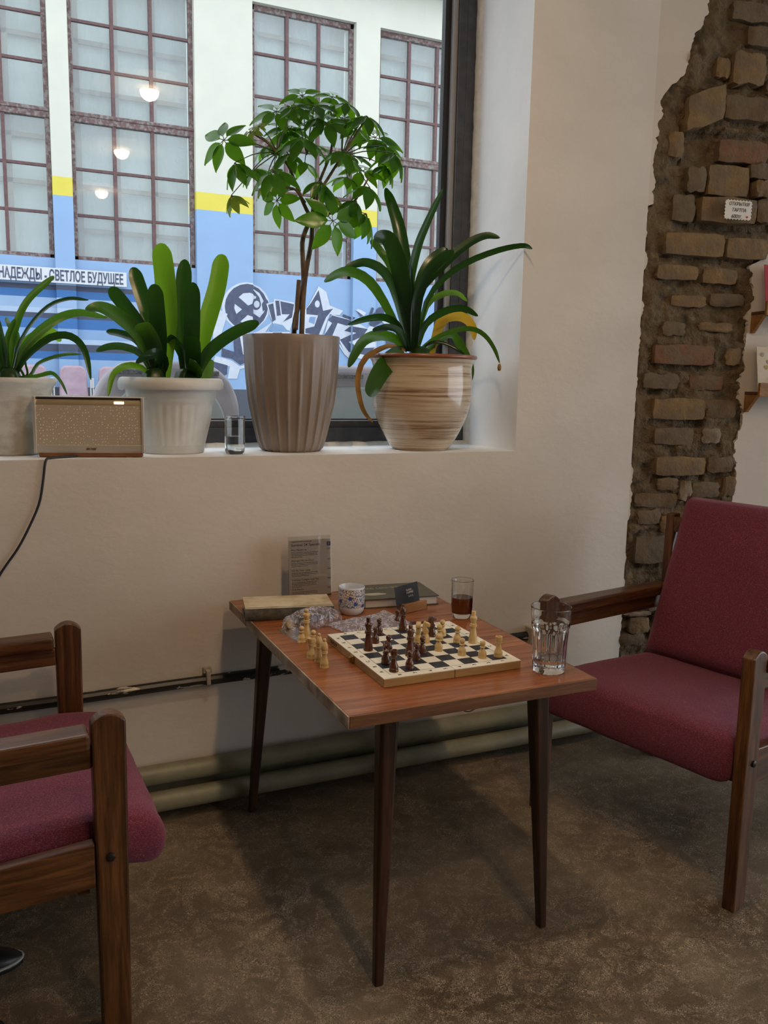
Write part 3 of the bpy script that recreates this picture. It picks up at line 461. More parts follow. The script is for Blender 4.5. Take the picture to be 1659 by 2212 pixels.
for nm, y, z, r, lab in (('heating_pipe', 2.368, .056, .030, 'lower green painted heating pipe near the floor'), ('heating_pipe', 2.389, .130, .029, 'upper green painted heating pipe against the wall')):
    t = thing(nm, lab, 'pipe', (0,y,z)); m = MB(); m.tube([(-4.1,y,z), (-1,y,z), (.6,y,z+.001), (2.06,y,z)], r, 16); m.build('pipe', M['pipegreen'], t, smooth=True)
t = thing('cable_stub', 'short frayed wires sticking out beside the table leg above the pipes', 'wire', (1.40,2.41,.26))
m = MB(); m.tube(spline([(1.38,2.419,.285),(1.41,2.39,.27),(1.43,2.38,.245),(1.46,2.375,.25)], 8), .002, 6); m.build('wire', M['pipeblack'], t); m = MB(); m.tube(spline([(1.38,2.419,.18),(1.41,2.385,.172),(1.44,2.38,.18)], 8), .002, 6); m.build('wire', M['pipeblack'], t)
# green painted band at the foot of the wall
m = MB(); m.box((-4.2,2.4165,0), (2.07,2.421,.128)); props(m.build('baseboard_window', M['pipegreen']), kind='structure')
# socket
t = thing('wall_socket', 'cream surface mounted power socket on the wall behind the table', 'socket', (1.72,2.42,.40))
M['cream'] = pm('cream_plastic', (.46,.41,.31), (.50,.45,.35), 20, rough=.45)
m = MB(); m.box((1.652,2.378,.345), (1.80,2.42,.443)); m.build('housing', M['cream'], t, bev=.004)
m = MB(); m.box((1.665,2.374,.354), (1.725,2.380,.434)); m.box((1.730,2.374,.354), (1.79,2.380,.434)); m.build('face_plate', M['cream'], t, bev=.002)
for x in (1.695, 1.76):
    m = MB(); m.lathe([(.027,.0),(.027,.004),(.023,.004),(.021,-.006),(0,-.006)], 20, M=Matrix.Translation((x,2.374,.394)) @ Matrix.Rotation(math.pi/2, 4, 'X')); rg = m.build('socket_well', M['cream'], t, smooth=True)
    m = MB(); [m.lathe([(.003,0),(.003,.002),(0,.002)], 8, M=Matrix.Translation((x+d,2.380,.394)) @ Matrix.Rotation(math.pi/2, 4, 'X')) for d in (-.009,.009)]; m.build('socket_hole', M['ink'], t)
# ------------------------------------------------------------------ pendant lamps hanging in a row inside the room (seen mirrored in the pane)
M['bulb'] = emis('glowing_bulb', LAMPC, LAMP)
M['shade'] = pm('white_lamp_shade', (.75,.73,.68), rough=.6)
for i, (x, y) in enumerate(((.705,1.32), (.73,.145), (.75,-1.10))):
    t = thing('pendant_lamp', ('flat disc pendant lamp nearest to the window', 'flat disc pendant lamp second from the window', 'flat disc pendant lamp third from the window')[i], 'lamp', (x,y,2.6), 0, 'disc pendant lamps hung in a row')
    m = MB(); m.lathe([(0,.035),(.05,.03),(.24,.012),(.25,.004),(.25,.0),(.0,.001)], 40, (x,y,2.6)); m.build('shade_disc', M['shade'], t, smooth=True)
    m = MB(); m.lathe([(.043*math.cos(a), -.043*math.sin(a)-.001) for a in [k*math.pi/2/7 for k in range(8)]], 20, (x,y,2.588)); m.build('bulb', M['bulb'], t, smooth='all')
    m = MB(); m.tube([(x,y,2.63), (x,y,3.25)], .004, 6); m.build('cord', M['ink'], t)
# ------------------------------------------------------------------ outside: street, painted building, seats
st = MB(); st.box((-14,2.98,.25), (20,18,.35)); props(st.build('street', pm('asphalt', (.16,.16,.17), (.26,.26,.27), 40, rough=.9)), kind='structure')
YF = 11.5
def facade_paint():
    m, nt, b = newmat('painted_facade')
    g = nd(nt, 'ShaderNodeNewGeometry'); sp = nd(nt, 'ShaderNodeSeparateXYZ'); nt.links.new(g.outputs['Position'], sp.inputs[0])
    def zf(v):
        q = nd(nt, 'ShaderNodeMath', operation='DIVIDE'); nt.links.new(v, q.inputs[0]); q.inputs[1].default_value = 8; return q.outputs[0]
    zr = zf(sp.outputs['Z'])
    lb = (.225,.35,.55); cream = (.53,.53,.465)
    base = ramp(nt, zr, [(0, (.07,.077,.10)), (1.12/8, lb), (3.416/8, (.58,.50,.075)), (3.63/8, cream)], 'CONSTANT')
    pale = (.35,.45,.60); nav = (.05,.062,.105); mb_ = (.035,.13,.35)
    stp = ramp(nt, zr, [(0, lb), (1.449/8, mb_), (1.555/8, nav), (1.64/8, pale), (1.71/8, (.20,.32,.52)), (1.832/8, mb_), (1.943/8, nav), (2.004/8, pale), (2.08/8, (.255,.37,.55)), (2.206/8, mb_), (2.302/8, nav), (2.375/8, lb), (3.416/8, (.58,.50,.075)), (3.63/8, cream)], 'CONSTANT')
    lt = nd(nt, 'ShaderNodeMath', operation='LESS_THAN'); nt.links.new(sp.outputs['X'], lt.inputs[0]); lt.inputs[1].default_value = 1.93
    c = mixc(nt, lt.outputs[0], base, stp)
    gt = nd(nt, 'ShaderNodeMath', operation='GREATER_THAN'); nt.links.new(sp.outputs['Z'], gt.inputs[0]); gt.inputs[1].default_value = 1.12
    c = mixc(nt, gt.outputs[0], base, c)
    f = noi(nt, coords(nt, (1,1,1)), 3.5, 6, .6)
    c = mixc(nt, ramp(nt, f, [(.35, (.12,)*3), (.65, (0,0,0))]), c, (.55,.55,.55), 'MULTIPLY')
    nt.links.new(c, b.inputs['Base Color']); b.inputs['Roughness'].default_value = .85
    bump(nt, b, noi(nt, coords(nt), 14, 4), .15, .01); return m
M['facade'] = facade_paint()
bld = thing('painted_building', 'cream and blue painted building across the street with tall gridded windows', 'building', (2,YF,.35))
WINS = [(-3.05,-1.545), (-.79,.72), (.95,2.46), (3.2155,4.67), (5.026,6.48), (7.3,8.8)]
ZB, ZT, ZRF = 2.70, 6.09, 6.60
def wallbox(x0, x1, z0, z1, y):
    m = MB(); m.box((x0,y,z0), (x1,YF+.5,z1)); return m
m = MB(); xs = [-9] + [v for w in WINS for v in w] + [14]
for i in range(0, len(xs), 2): m.box((xs[i],YF,.35), (xs[i+1],YF+.5,ZT+.0))
for x0, x1 in WINS: m.box((x0,YF+.07,.35), (x1,YF+.5,ZB))
m.box((-9,YF+.02,ZT), (14,YF+.5,ZRF)); m.build('facade_wall', M['facade'], bld)
m = MB(); m.box((-9,YF-.35,ZRF), (14,YF+.6,ZRF+.10)); m.build('roof_eave', pm('eave', (.6,.6,.6), rough=.8), bld)
M['peelframe'] = pm('peeling_brown_paint', (.095,.05,.048), (.13,.075,.072), 18, rough=.8, c3=(.20,.18,.17), scale3=24)
M['muntin'] = pm('red_brown_muntin', (.09,.043,.045), (.125,.07,.07), 25, rough=.8)
M['farpane'] = sheer('dusty_pane', (.86,.92,.92), .09, haze=.31, hazec=(.42,.49,.52), smudge_glint=1.6, rough=.08, bmp=.05, bscale=2)
M['blind'] = pm('pale_blind', (.52,.58,.55), (.62,.67,.64), 2, rough=.9)
M['innerbar'] = pm('inner_sash', (.27,.22,.17), rough=.8)
for wi, (x0, x1) in enumerate(WINS):
    w = MB(); F = .055; y0, y1 = YF+.10, YF+.17
    w.box((x0,y0,ZB), (x0+F,y1,ZT)); w.box((x1-F,y0,ZB), (x1,y1,ZT)); w.box((x0,y0,ZB), (x1,y1,ZB+.05)); w.box((x0,y0,ZT-.07), (x1,y1,ZT))
    w.box((x0,y0-.01,4.34), (x1,y1,4.44)); w.box((x0,y0-.025,4.41), (x1,y0,4.455))
    wo = w.build('window_frame', M['peelframe'], bld, bev=.006, seg=1)
    cx = [x0+F, x0+F+(x1-x0-2*F)/3, x0+F+(x1-x0-2*F)*2/3, x1-F]
    zr = [ZB+.05, 3.245, 3.794, 4.34]; zu = [4.44, 4.976, 5.507, ZT-.07]
    for c in cx[1:3]:
        mu = MB(); mu.box((c-.021,y0+.005,ZB+.05), (c+.021,y1-.01,ZT-.07)); mu.build('muntin', M['muntin'], wo)
    for z in zr[1:3]+zu[1:3]:
        mu = MB(); mu.box((x0+F,y0+.012,z-.016), (x1-F,y1-.015,z+.016)); mu.build('muntin', M['muntin'], wo)
    for zz in (zr, zu):
        for j in range(3):
            for i in range(3):
                p = MB(); a = rnd.uniform(-.004,.004); bq = rnd.uniform(-.004,.004)
                p.add([(cx[i],y0+.035+a,zz[j]), (cx[i+1],y0+.035-a,zz[j]), (cx[i+1],y0+.035-a+bq,zz[j+1]), (cx[i],y0+.035+a+bq,zz[j+1])], [(0,1,2,3)])
                p.build('pane', M['farpane'], wo)
    ib = MB(); q = rnd.Random(wi) if False else random.Random(wi)
    for zz in (zr, zu):
        for j in range(3):
            zc = zz[j]+(zz[j+1]-zz[j])*(.55+.1*q.random())
            if (j+wi) % 3 != 1: ib.box((x0+F,YF+.30,zc), (x1-F,YF+.34,zc+.055))
    for c in cx[:3]: ib.box((c+.03,YF+.30,ZB), (c+.09,YF+.34,ZT))
    ib.build('inner_sash', M['innerbar'], bld)
    bl = MB(); bl.box((x0+.02,YF+.40,ZB), (x1-.02,YF+.42,ZT)); bl.build('blind', M['blind'], bld)
# banner with lettering
ban = MB(); ban.box((-.72,YF-.022,2.394), (1.558,YF-.001,2.57)); ban.build('banner', pm('banner_board', (.54,.56,.60), rough=.8), bld, label='white banner with dark lettering')
MF = Matrix.Translation((1.52,YF-.024,2.422)) @ Matrix(((1,0,0,0),(0,0,-1,0),(0,1,0,0),(0,0,0,1)))
tx = text('НАДЕЖДЫ - СВЕТЛОЕ БУДУЩЕЕ', .172, M['navy'], bld, MF, align='RIGHT', sx=.56, bold=.0045, ext=.001)
bpy.context.view_layer.update()
tx.matrix_local = tx.matrix_local @ Matrix.Diagonal((1.44/max(.1, tx.dimensions.x), 1, 1, 1)) if tx.dimensions.x > 0 else tx.matrix_local
# graffiti: flat spray paint on the wall, clipped to the piers and the set-back panels
def clip(poly, xa, xb):
    for sgn, lim in ((1, xa), (-1, xb)):
        out = []
        for i in range(len(poly)):
            p, q = poly[i], poly[(i+1) % len(poly)]
            ip, iq = sgn*(p[0]-lim) >= 0, sgn*(q[0]-lim) >= 0
            if ip: out.append(p)
            if ip != iq:
                t = (lim-p[0])/(q[0]-p[0]); out.append((lim, p[1]+(q[1]-p[1])*t))
        poly = out
        if len(poly) < 3: return []
    return poly
gm = [MB(), MB(), MB()]
for k, (ci, poly) in enumerate(GRAFFITI):
    for xa, xb, dy in ((.95,2.46,.07), (2.46,3.2155,0), (3.2155,4.67,.07), (4.67,5.026,0), (5.026,6.48,.07)):
        q = clip([tuple(p) for p in poly], xa, xb)
        if len(q) >= 3:
            y = YF + dy - .0015 - .0004*k
            gm[ci].add([(p[0], y, p[1]) for p in q], [tuple(range(len(q)))])
for g, mt in zip(gm, ('white_graffiti', 'navy', 'mid_graffiti')):
    if g.v:
        ob = g.build('graffiti', M[mt], bld)
        bm = bmesh.new(); bm.from_mesh(ob.data); bmesh.ops.triangulate(bm, faces=bm.faces, ngon_method='EAR_CLIP'); bm.to_mesh(ob.data); bm.free()
# row of pink seats at the far wall
M['pink'] = pm('pink_velour', (.31,.21,.265), (.39,.295,.35), 7, rough=.95)
M['chrome'] = pm('brushed_metal', (.62,.64,.66), rough=.35, metal=.8)
for i, x in enumerate((.222, .672, 1.122)):
    t = thing('waiting_seat', ('pink padded seat in the row outside, behind the leftmost pot', 'pink padded seat in the middle of the row outside', 'pink padded seat of the row outside next to the grey coach seat')[i], 'seat', (x+.17,11.0,.35))
    m = MB(); n = 24; pts = []
    W, H, r = .175, 1.387, .085
    for a in range(0, 91, 15): pts.append((x+.175+W-.02-r+r*math.cos(math.radians(a)), H-r+r*math.sin(math.radians(a))))
    for a in range(90, 181, 15): pts.append((x+.175-W+.02+r+r*math.cos(math.radians(a)), H-r+r*math.sin(math.radians(a))))
    pts = [(x+.175+W, .80)] + pts + [(x+.175-W, .80)]
    m.prism(pts, 'Y', 11.04, 11.13); m.build('backrest', M['pink'], t, smooth=True, bev=.025, seg=3)
    m = MB(); m.box((x,10.62,.72), (x+.35,11.05,.82)); m.build('seat', M['pink'], t, bev=.03, seg=3)
    for dx in (.03, .30):
        m = MB(); m.box((x+dx,10.7,.35), (x+dx+.02,11.0,.37)); m.box((x+dx,10.9,.35), (x+dx+.02,10.93,.73)); m.build('leg', M['chrome'], t)
    m = MB(); m.box((x+.362,11.03,.42), (x+.377,11.08,1.12)); m.box((x+.392,11.03,.42), (x+.407,11.08,1.12)); m.box((x+.362,11.02,1.12), (x+.407,11.09,1.24)); m.build('side_post', M['chrome'], t, bev=.003)
# two coach seats outside with their backs to the window
M['velour'] = pm('grey_mauve_velour', (.29,.27,.30), (.38,.36,.39), 8, rough=.95, bmp=.2, bscale=200)
M['shellgrey'] = pm('pale_grey_plastic', (.29,.33,.33), (.335,.375,.375), 4, rough=.45)
M['braid'] = pm('dark_braid', (.06,.06,.07), (.18,.18,.19), 160, rough=.9)
def coach(x, label, half=.275, top=1.338, y=3.27, tilt=0):
    t = thing('coach_seat', label, 'seat', (x,y,.35))
    def outline(h, tp, r, low):
        p = [(x+h, low)]
        for a in range(0, 91, 10): p.append((x+h*(1-r)+h*r*math.cos(math.radians(a))*1.0, tp-.20+.20*math.sin(math.radians(a))))
        for a in range(90, 181, 10): p.append((x-h*(1-r)+h*r*math.cos(math.radians(a)), tp-.20+.20*math.sin(math.radians(a))))
        return p + [(x-h, low)]
    m = MB(); m.prism(outline(half, top, .62, .60), 'Y', y, y+.13); m.build('backrest', M['velour'], t, smooth=True, bev=.028, seg=3)
    m = MB(); m.prism(outline(half-.055, top-.085, .60, .62), 'Y', y-.012, y+.02); m.build('rear_shell', M['shellgrey'], t, smooth=True, bev=.008)
    m = MB(); m.box((x-half+.075,y-.028,top-.052), (x-.03,y+.01,top-.034)); m.box((x+half-.15,y-.028,top-.052), (x+half-.09,y+.01,top-.034)); m.build('braid_strip', M['braid'], t, bev=.003)
    m = MB(); m.box((x-half+.02,y+.10,.66), (x+half-.02,y+.58,.80)); m.build('seat', M['velour'], t, bev=.04, seg=3)
    m = MB(); m.box((x-half+.12,y-.018,.98), (x+half-.12,y-.008,.992)); m.box((x-half+.05,y-.02,.70), (x+half-.1,y-.008,.93)); m.build('tray_line', M['shellgrey'], t, bev=.003)
    m = MB(); m.lathe([(.012,0),(.010,.006),(0,.008)], 12, M=Matrix.Translation((x-half+.10,y-.012,top-.10)) @ Matrix.Rotation(math.pi/2, 4, 'X')); m.build('screw', M['chrome'], t, smooth=True)
    m = MB(); [m.box((x+d-.03,y+.15,.35), (x+d+.03,y+.5,.67)) for d in (-.18,.18)]; m.build('leg', M['frame'], t)
coach(.588, 'grey velour coach seat outside behind the white ribbed pot, back to the window'); coach(1.40, 'grey velour coach seat outside behind the striped pot, back to the window', half=.36)
# ------------------------------------------------------------------ table
TZ = .64
M['tabletop'] = wood('red_brown_veneer', (.16,.044,.013), (.30,.098,.032), (.40,.15,.052), 'X', .55, rough=.22)
M['tableedge'] = wood('worn_front_edge', (.10,.035,.012), (.16,.065,.022), (.24,.12,.045), 'X', .8, rough=.5)
M['tableworn'] = pm('worn_pale_edge', (.30,.215,.13), (.42,.33,.215), 8, stretch=(1,.3,3), rough=.6, c3=(.17,.10,.055), scale3=12, bmp=.3)
M['tableleg'] = wood('dark_leg_wood', (.018,.007,.004), (.040,.015,.007), (.075,.028,.012), 'Z', .6, rough=.35)
tb = thing('coffee_table', 'reddish brown wooden coffee table with splayed tapered legs under the chessboard', 'table', (.885,1.90,0))
m = MB(); m.box((.590,1.442,TZ-.026), (1.178,2.366,TZ)); m.build('tabletop', M['tabletop'], tb, bev=.0012)
m = MB(); m.box((.5865,1.4395,TZ-.0262), (.5905,2.3665,TZ-.0006)); m.build('edge_band', M['tableworn'], tb, bev=.001, label='pale worn edge strip')
m = MB(); m.box((.5905,1.4385,TZ-.0262), (1.1795,1.4425,TZ-.0006)); m.build('edge_band', M['tableedge'], tb, bev=.001)
m = MB(); m.box((1.1775,1.4425,TZ-.0262), (1.1815,2.3665,TZ-.0006)); m.build('edge_band', M['tableedge'], tb, bev=.001)
def tleg(tx, ty, fx, fy):
    m = MB()
    def ring(x, y, z, h):
        c = h*.28; return [(x-h,y-h+c,z),(x-h+c,y-h,z),(x+h-c,y-h,z),(x+h,y-h+c,z),(x+h,y+h-c,z),(x+h-c,y+h,z),(x-h+c,y+h,z),(x-h,y+h-c,z)]
    m.hexa(ring(fx, fy, 0, .0105), ring(tx, ty, TZ-.026, .0215)); m.build('leg', M['tableleg'], tb, bev=.003)
tleg(.714,1.535,.688,1.497); tleg(1.090,1.535,1.128,1.527); tleg(.667,2.255,.640,2.318); tleg(1.058,2.255,1.086,2.316)
m = MB(); m.box((.69,1.56,TZ-.060), (1.07,1.585,TZ-.027)); m.box((.69,2.22,TZ-.060), (1.07,2.245,TZ-.027)); m.box((.67,1.56,TZ-.06), (.69,2.245,TZ-.027)); m.box((1.07,1.56,TZ-.06), (1.09,2.245,TZ-.027)); m.build('apron', M['tableleg'], tb)
# ------------------------------------------------------------------ armchairs
M['chairwood'] = wood('dark_stained_oak', (.030,.011,.0035), (.10,.037,.010), (.20,.083,.026), 'X', .8, rough=.33)
M['chairwoodz'] = wood('dark_stained_oak_upright', (.030,.011,.0035), (.10,.037,.010), (.20,.083,.026), 'Z', .8, rough=.33)
def fabric():
    m, nt, b = newmat('burgundy_weave')
    v1 = noi(nt, coords(nt, (230,1050,1050)), 1, 2); v2 = noi(nt, coords(nt, (1050,230,1050)), 1, 2)
    a = nd(nt, 'ShaderNodeMath', operation='MAXIMUM'); nt.links.new(v1, a.inputs[0]); nt.links.new(v2, a.inputs[1])
    c = ramp(nt, a.outputs[0], [(.46, (.070,.007,.019)), (.57, (.145,.016,.041)), (.70, (.33,.085,.135))])
    big = noi(nt, coords(nt), 6, 3); c = mixc(nt, ramp(nt, big, [(.4, (.8,.8,.8)), (.6, (1,1,1))]), (.5,.5,.5), c, 'MULTIPLY') if False else c
    nt.links.new(c, b.inputs['Base Color']); b.inputs['Roughness'].default_value = .9
    b.inputs['Sheen Weight'].default_value = .25; b.inputs['Sheen Roughness'].default_value = .5; b.inputs['Sheen Tint'].default_value = (.8,.45,.55,1)
    bump(nt, b, a.outputs[0], .5, .0015); return m
M['fabric'] = fabric(); M['bolt'] = pm('dark_bolt', (.03,.025,.02), rough=.35, metal=.6)
def armchair(name, label, loc, rz, shift):
    t = thing(name, label, 'armchair', (loc[0],loc[1],0), rz)
    B = dict(parent=t, world=False)
    for s in (-1, 1):
        y0 = s*.3175
        # front post with a softly arched top
        m = MB(); pr = []
        for k in range(9):
            x = -.031+.062*k/8; pr.append((x, .650+.016*(1-((x)/.031)**2)))
        prof = [(.031,0.0),(.031,.648)] + pr[::-1] + [(-.031,.648),(-.031,0.0)]
        prof = [(.027,0),(.031,.62)] + pr[::-1] + [(-.031,.62),(-.027,0)]
        m.prism(prof, 'Y', y0-.0165, y0+.0165); m.build('front_leg', M['chairwoodz'], bev=.004, **B)
        # rear post, leaning back a little above the seat
        m = MB(); m.prism([(-.655,0),(-.60,0),(-.585,.40),(-.600,.86),(-.636,.86),(-.64,.40)], 'Y', y0-.0165, y0+.0165); m.build('rear_leg', M['chairwoodz'], bev=.004, **B)
        m = MB(); m.prism([(-.035,.604),(-.035,.638),(-.60,.626),(-.60,.592)], 'Y', y0-.032, y0+.030); m.build('armrest', M['chairwood'], bev=.007, seg=3, **B)
        m = MB(); m.prism([(-.031,.560),(-.031,.604),(-.60,.592),(-.60,.548)], 'Y', y0-s*.004-.010, y0-s*.004+.010); m.build('arm_rail', M['chairwood'], bev=.003, **B)
        m = MB(); m.prism([(-.031,.325),(-.031,.414),(-.60,.375),(-.60,.290)], 'Y', y0-.013, y0+.013); m.build('side_rail', M['chairwood'], bev=.003, **B)
        for x, z in ((-.004,.384), (-.205,.40) if False else (-.62,.33)):
            m = MB(); m.lathe([(.0085,0),(.0085,.004),(.005,.006),(0,.006)], 12, M=Matrix.Translation((x, y0+s*.0165, z)) @ Matrix.Rotation(-s*math.pi/2, 4, 'X')); m.build('bolt', M['bolt'], smooth=True, **B)
    for x, z in ((-.05,.30), (-.60,.27)):
        m = MB(); m.box((x-.011,-.305,z), (x+.011,.305,z+.055)); m.build('stretcher', M['chairwood'], bev=.003, **B)
    # seat cushion: closed side profile swept across the width
    f = shift
    top = [(-.56,.405),(-.45,.415),(-.30,.428),(-.15,.440),(-.03,.446),(f*.55,.437),(f*.85,.415),(f,.380),(f*.97,.345),(f*.80,.322),(f*.45,.325),(-.05,.345),(-.30,.332),(-.56,.318)]
    P = spline([(x,0,z) for x, z in top]+[(top[0][0],0,top[0][1])], 57)[:-1]; n = len(P)
    m = MB(); K = 25
    def ring(y, sc, edge):
        c = Vector((-.22,0,.385)); out = []
        for p in P:
            dz = (p.z-c.z)*sc; q = Vector((c.x+(p.x-c.x)*(1-(1-sc)*.12), y, c.z+dz))
            q.z += .003*noise.noise((q.x*14, y*14, 2)); q.x += .003*noise.noise((q.x*10, y*16, 5)) ; out.append(q)
        return out
    ys = [-.298,-.296,-.288,-.272] + [-.25+.5*i/(K-9) for i in range(K-8)] + [.272,.288,.296,.298]
    sc = [.30,.62,.86,.97] + [1.0]*(K-8) + [.97,.86,.62,.30]
    for y, s_ in zip(ys, sc): m.v += [tuple(p) for p in ring(y, s_, 0)]
    R = len(ys)
    for i in range(R-1):
        for j in range(n): m.f.append((i*n+j, i*n+(j+1) % n, (i+1)*n+(j+1) % n, (i+1)*n+j)); m.mi.append(0)
    m.f += [tuple(range(n-1,-1,-1)), tuple(range((R-1)*n, R*n))]; m.mi += [0,0]
    m.build('seat_cushion', M['fabric'], smooth='all', **B)
    # back cushion
    m = MB(); d = Vector((-.175,0,.475)); d.normalize(); nrm = Vector((d.z,0,-d.x)); o0 = Vector((-.475,0,.405)); H = .545
    def bk(u, v, side):
        y = -.298+.596*u; z = v*H
        e = min(u, 1-u)*.596; g = min(v, 1-v)*H
        th = .040*min(1, (e/.035))**.5 if e < .035 else .040
        th *= min(1, (g/.04))**.5 if g < .04 else 1
        th += .006*math.sin(math.pi*u)*math.sin(math.pi*v)
        p = o0 + d*z + Vector((0, y, 0)) + nrm*(th if side else -th*.75) + nrm*.004*noise.noise((y*9, z*9, 4)); return p
    m.grid(lambda u, v: bk(u, v, True), 30, 28); m.grid(lambda u, v: bk(1-u, v, False), 30, 28)
    m.build('back_cushion', M['fabric'], smooth='all', **B)
    for z in (.50,.80):
        m = MB(); xx = -.61-.0*(z); m.box((-.618,-.31,z), (-.60,.31,z+.05)); m.build('back_slat', M['chairwood'], bev=.003, **B)
    return t
armchair('armchair', 'dark wood armchair with burgundy seat left of the table, back cut off', (.146,1.888), math.radians(2.25), .112)
armchair('armchair', 'dark wood armchair with burgundy back and seat in front of the exposed brick', (1.5375,1.711), math.atan2(-.246,-.969), .040)
# shoes under the left chair
M['shoeblack'] = pm('black_leather', (.008,.008,.009), rough=.4); M['welt'] = pm('pale_sole', (.42,.42,.40), rough=.7)
def shoe(x, y, a, label, wm):
    t = thing('shoe', label, 'shoe', (x,y,0), a)
    def ol(u, w): # outline half width at u (0 toe .. 1 heel)
        return w*(1-(1-min(1,u/.32))**2)**.5*(1-.22*max(0,(u-.35))) if u < .9 else w*.85*(1-((u-.9)/.1)**2)**.5
    us = [0,.01,.03,.07,.12,.2,.3,.45,.6,.75,.88,.95,.99,1]
    def body(w, z0, z1, mat, nm, L=.27, off=0):
        m = MB(); pts = [(-(u*L)+off, ol(u, w)) for u in us] + [(-(u*L)+off, -ol(u, w)) for u in us[::-1]]
        m.hexa([(p[0],p[1],z0) for p in pts], [(p[0],p[1],z1) for p in pts]); m.build(nm, mat, t, world=False, bev=.003)
    body(.040, 0, .012, M['shoeblack'], 'sole', .275, .001); body(.042, .011, .016, wm, 'welt', .278, .003)
    m = MB()
    def up_(u, v):
        uu = u; w = ol(max(.004, min(.996, uu)), .037); a_ = math.pi*v; h = .010+.035*min(1,uu/.45)+.055*max(0,min(1,(uu-.35)/.4))
        return (-uu*.262-.002, w*math.cos(a_), .016+h*math.sin(a_)*(1-(1-min(1,uu/.15))**2)**.5)
    m.grid(up_, 16, 12); m.build('upper', M['shoeblack'], t, world=False, smooth='all')
shoe(-.004,1.868,.05,'black shoe with pale welt, its toe under the left armchair', M['welt']); shoe(-.045,1.655,-.12,'black shoe nearer the camera, barely showing beside the near chair leg', M['shoeblack'])
# ------------------------------------------------------------------ chessboard
BX, BY, BH = .885, 1.7245, .66
def boardmat():
    m, nt, b = newmat('printed_board')
    g = nd(nt, 'ShaderNodeTexCoord'); mp = nd(nt, 'ShaderNodeMapping'); mp.inputs['Location'].default_value = (.5,.5,0); mp.inputs['Scale'].default_value = (1/.2930,)*3
    nt.links.new(g.outputs['Object'], mp.inputs[0])
    sp = nd(nt, 'ShaderNodeSeparateXYZ'); nt.links.new(mp.outputs[0], sp.inputs[0])
    def M2(op, a, bb=None):
        n = nd(nt, 'ShaderNodeMath', operation=op)
        for i, v in enumerate((a, bb)):
            if v is None: continue
            if hasattr(v, 'links'): nt.links.new(v, n.inputs[i])
            else: n.inputs[i].default_value = v
        return n.outputs[0]
    ck = nd(nt, 'ShaderNodeTexChecker'); ck.inputs['Scale'].default_value = 8; 
    cmb = nd(nt, 'ShaderNodeCombineXYZ'); nt.links.new(sp.outputs[0], cmb.inputs[0]); nt.links.new(sp.outputs[1], cmb.inputs[1]); cmb.inputs[2].default_value = .01
    nt.links.new(cmb.outputs[0], ck.inputs['Vector'])
    dx = M2('ABSOLUTE', M2('SUBTRACT', sp.outputs[0], .5)); dy = M2('ABSOLUTE', M2('SUBTRACT', sp.outputs[1], .5)); mxx = M2('MAXIMUM', dx, dy)
    inside = M2('LESS_THAN', mxx, .5); line = M2('MULTIPLY', M2('LESS_THAN', mxx, .5035), M2('GREATER_THAN', mxx, .4995))
    f = noi(nt, coords(nt, (40,6,40)), 1, 4)
    pale = ramp(nt, f, [(.3, (.74,.69,.57)), (.7, (.84,.79,.67))])
    dark = ramp(nt, noi(nt, coords(nt), 120, 3), [(.4, (.012,.013,.02)), (.75, (.04,.042,.055))])
    black = M2('MULTIPLY', inside, ck.outputs['Fac']); c = mixc(nt, black, pale, dark); c = mixc(nt, line, c, (.015,.015,.02))
    nt.links.new(c, b.inputs['Base Color']); b.inputs['Roughness'].default_value = .5; b.inputs['Specular IOR Level'].default_value = .3; return m
M['board'] = boardmat(); M['boardside'] = wood('pine_side', (.30,.17,.055), (.40,.24,.085), (.46,.29,.12), 'X', .5, rough=.5)
M['brass'] = pm('brass', (.35,.22,.07), rough=.35, metal=.9)
cb = thing('chessboard', 'folding wooden chessboard lying open on the coffee table', 'chessboard', (BX,BY,TZ))
for x0, x1 in ((-.1705,-.0006), (.0006,.1705)):
    m = MB(); m.box((BX+x0,BY-.1695,TZ+.0003), (BX+x1,BY+.1695,BH-.0016)); h = m.build('board_half', M['boardside'], cb, bev=.001)
    m = MB(); m.box((BX+x0,BY-.1695,BH-.0016), (BX+x1,BY+.1695,BH)); m.build('printed_top', M['board'], h)
MT = lambda x, y, rz, z=BH+.0002: Matrix.Translation((x,y,z)) @ Matrix.Rotation(rz, 4, 'Z')
sq = .2930/8
for i in range(8):
    for side in (-1, 1):
        text(str(i+1), .012, M['ink'], cb, MT(BX+.1465-sq*(i+.5)+.004, BY+side*.158-.003, math.pi/2), 'board_letter', sx=1.1)
        text('ABCDEFGH'[i], .012, M['ink'], cb, MT(BX+side*.158+.004, BY-.1465+sq*(i+.5)-.004, math.pi/2), 'board_letter', sx=1.1)
text('DEVITOY', .0125, M['ink'], cb, Matrix.Translation((BX-.1707,BY+.150,TZ+.0055)) @ Matrix(((0,0,-1,0),(-1,0,0,0),(0,1,0,0),(0,0,0,1))), 'board_letter', sx=.9, bold=.00005)
m = MB(); m.box((BX-.1755,BY-.004,TZ+.003), (BX-.1704,BY+.012,TZ+.018)); m.box((BX-.180,BY+.001,TZ+.004), (BX-.1704,BY+.007,TZ+.015)); m.build('clasp', M['brass'], cb, bev=.0012)
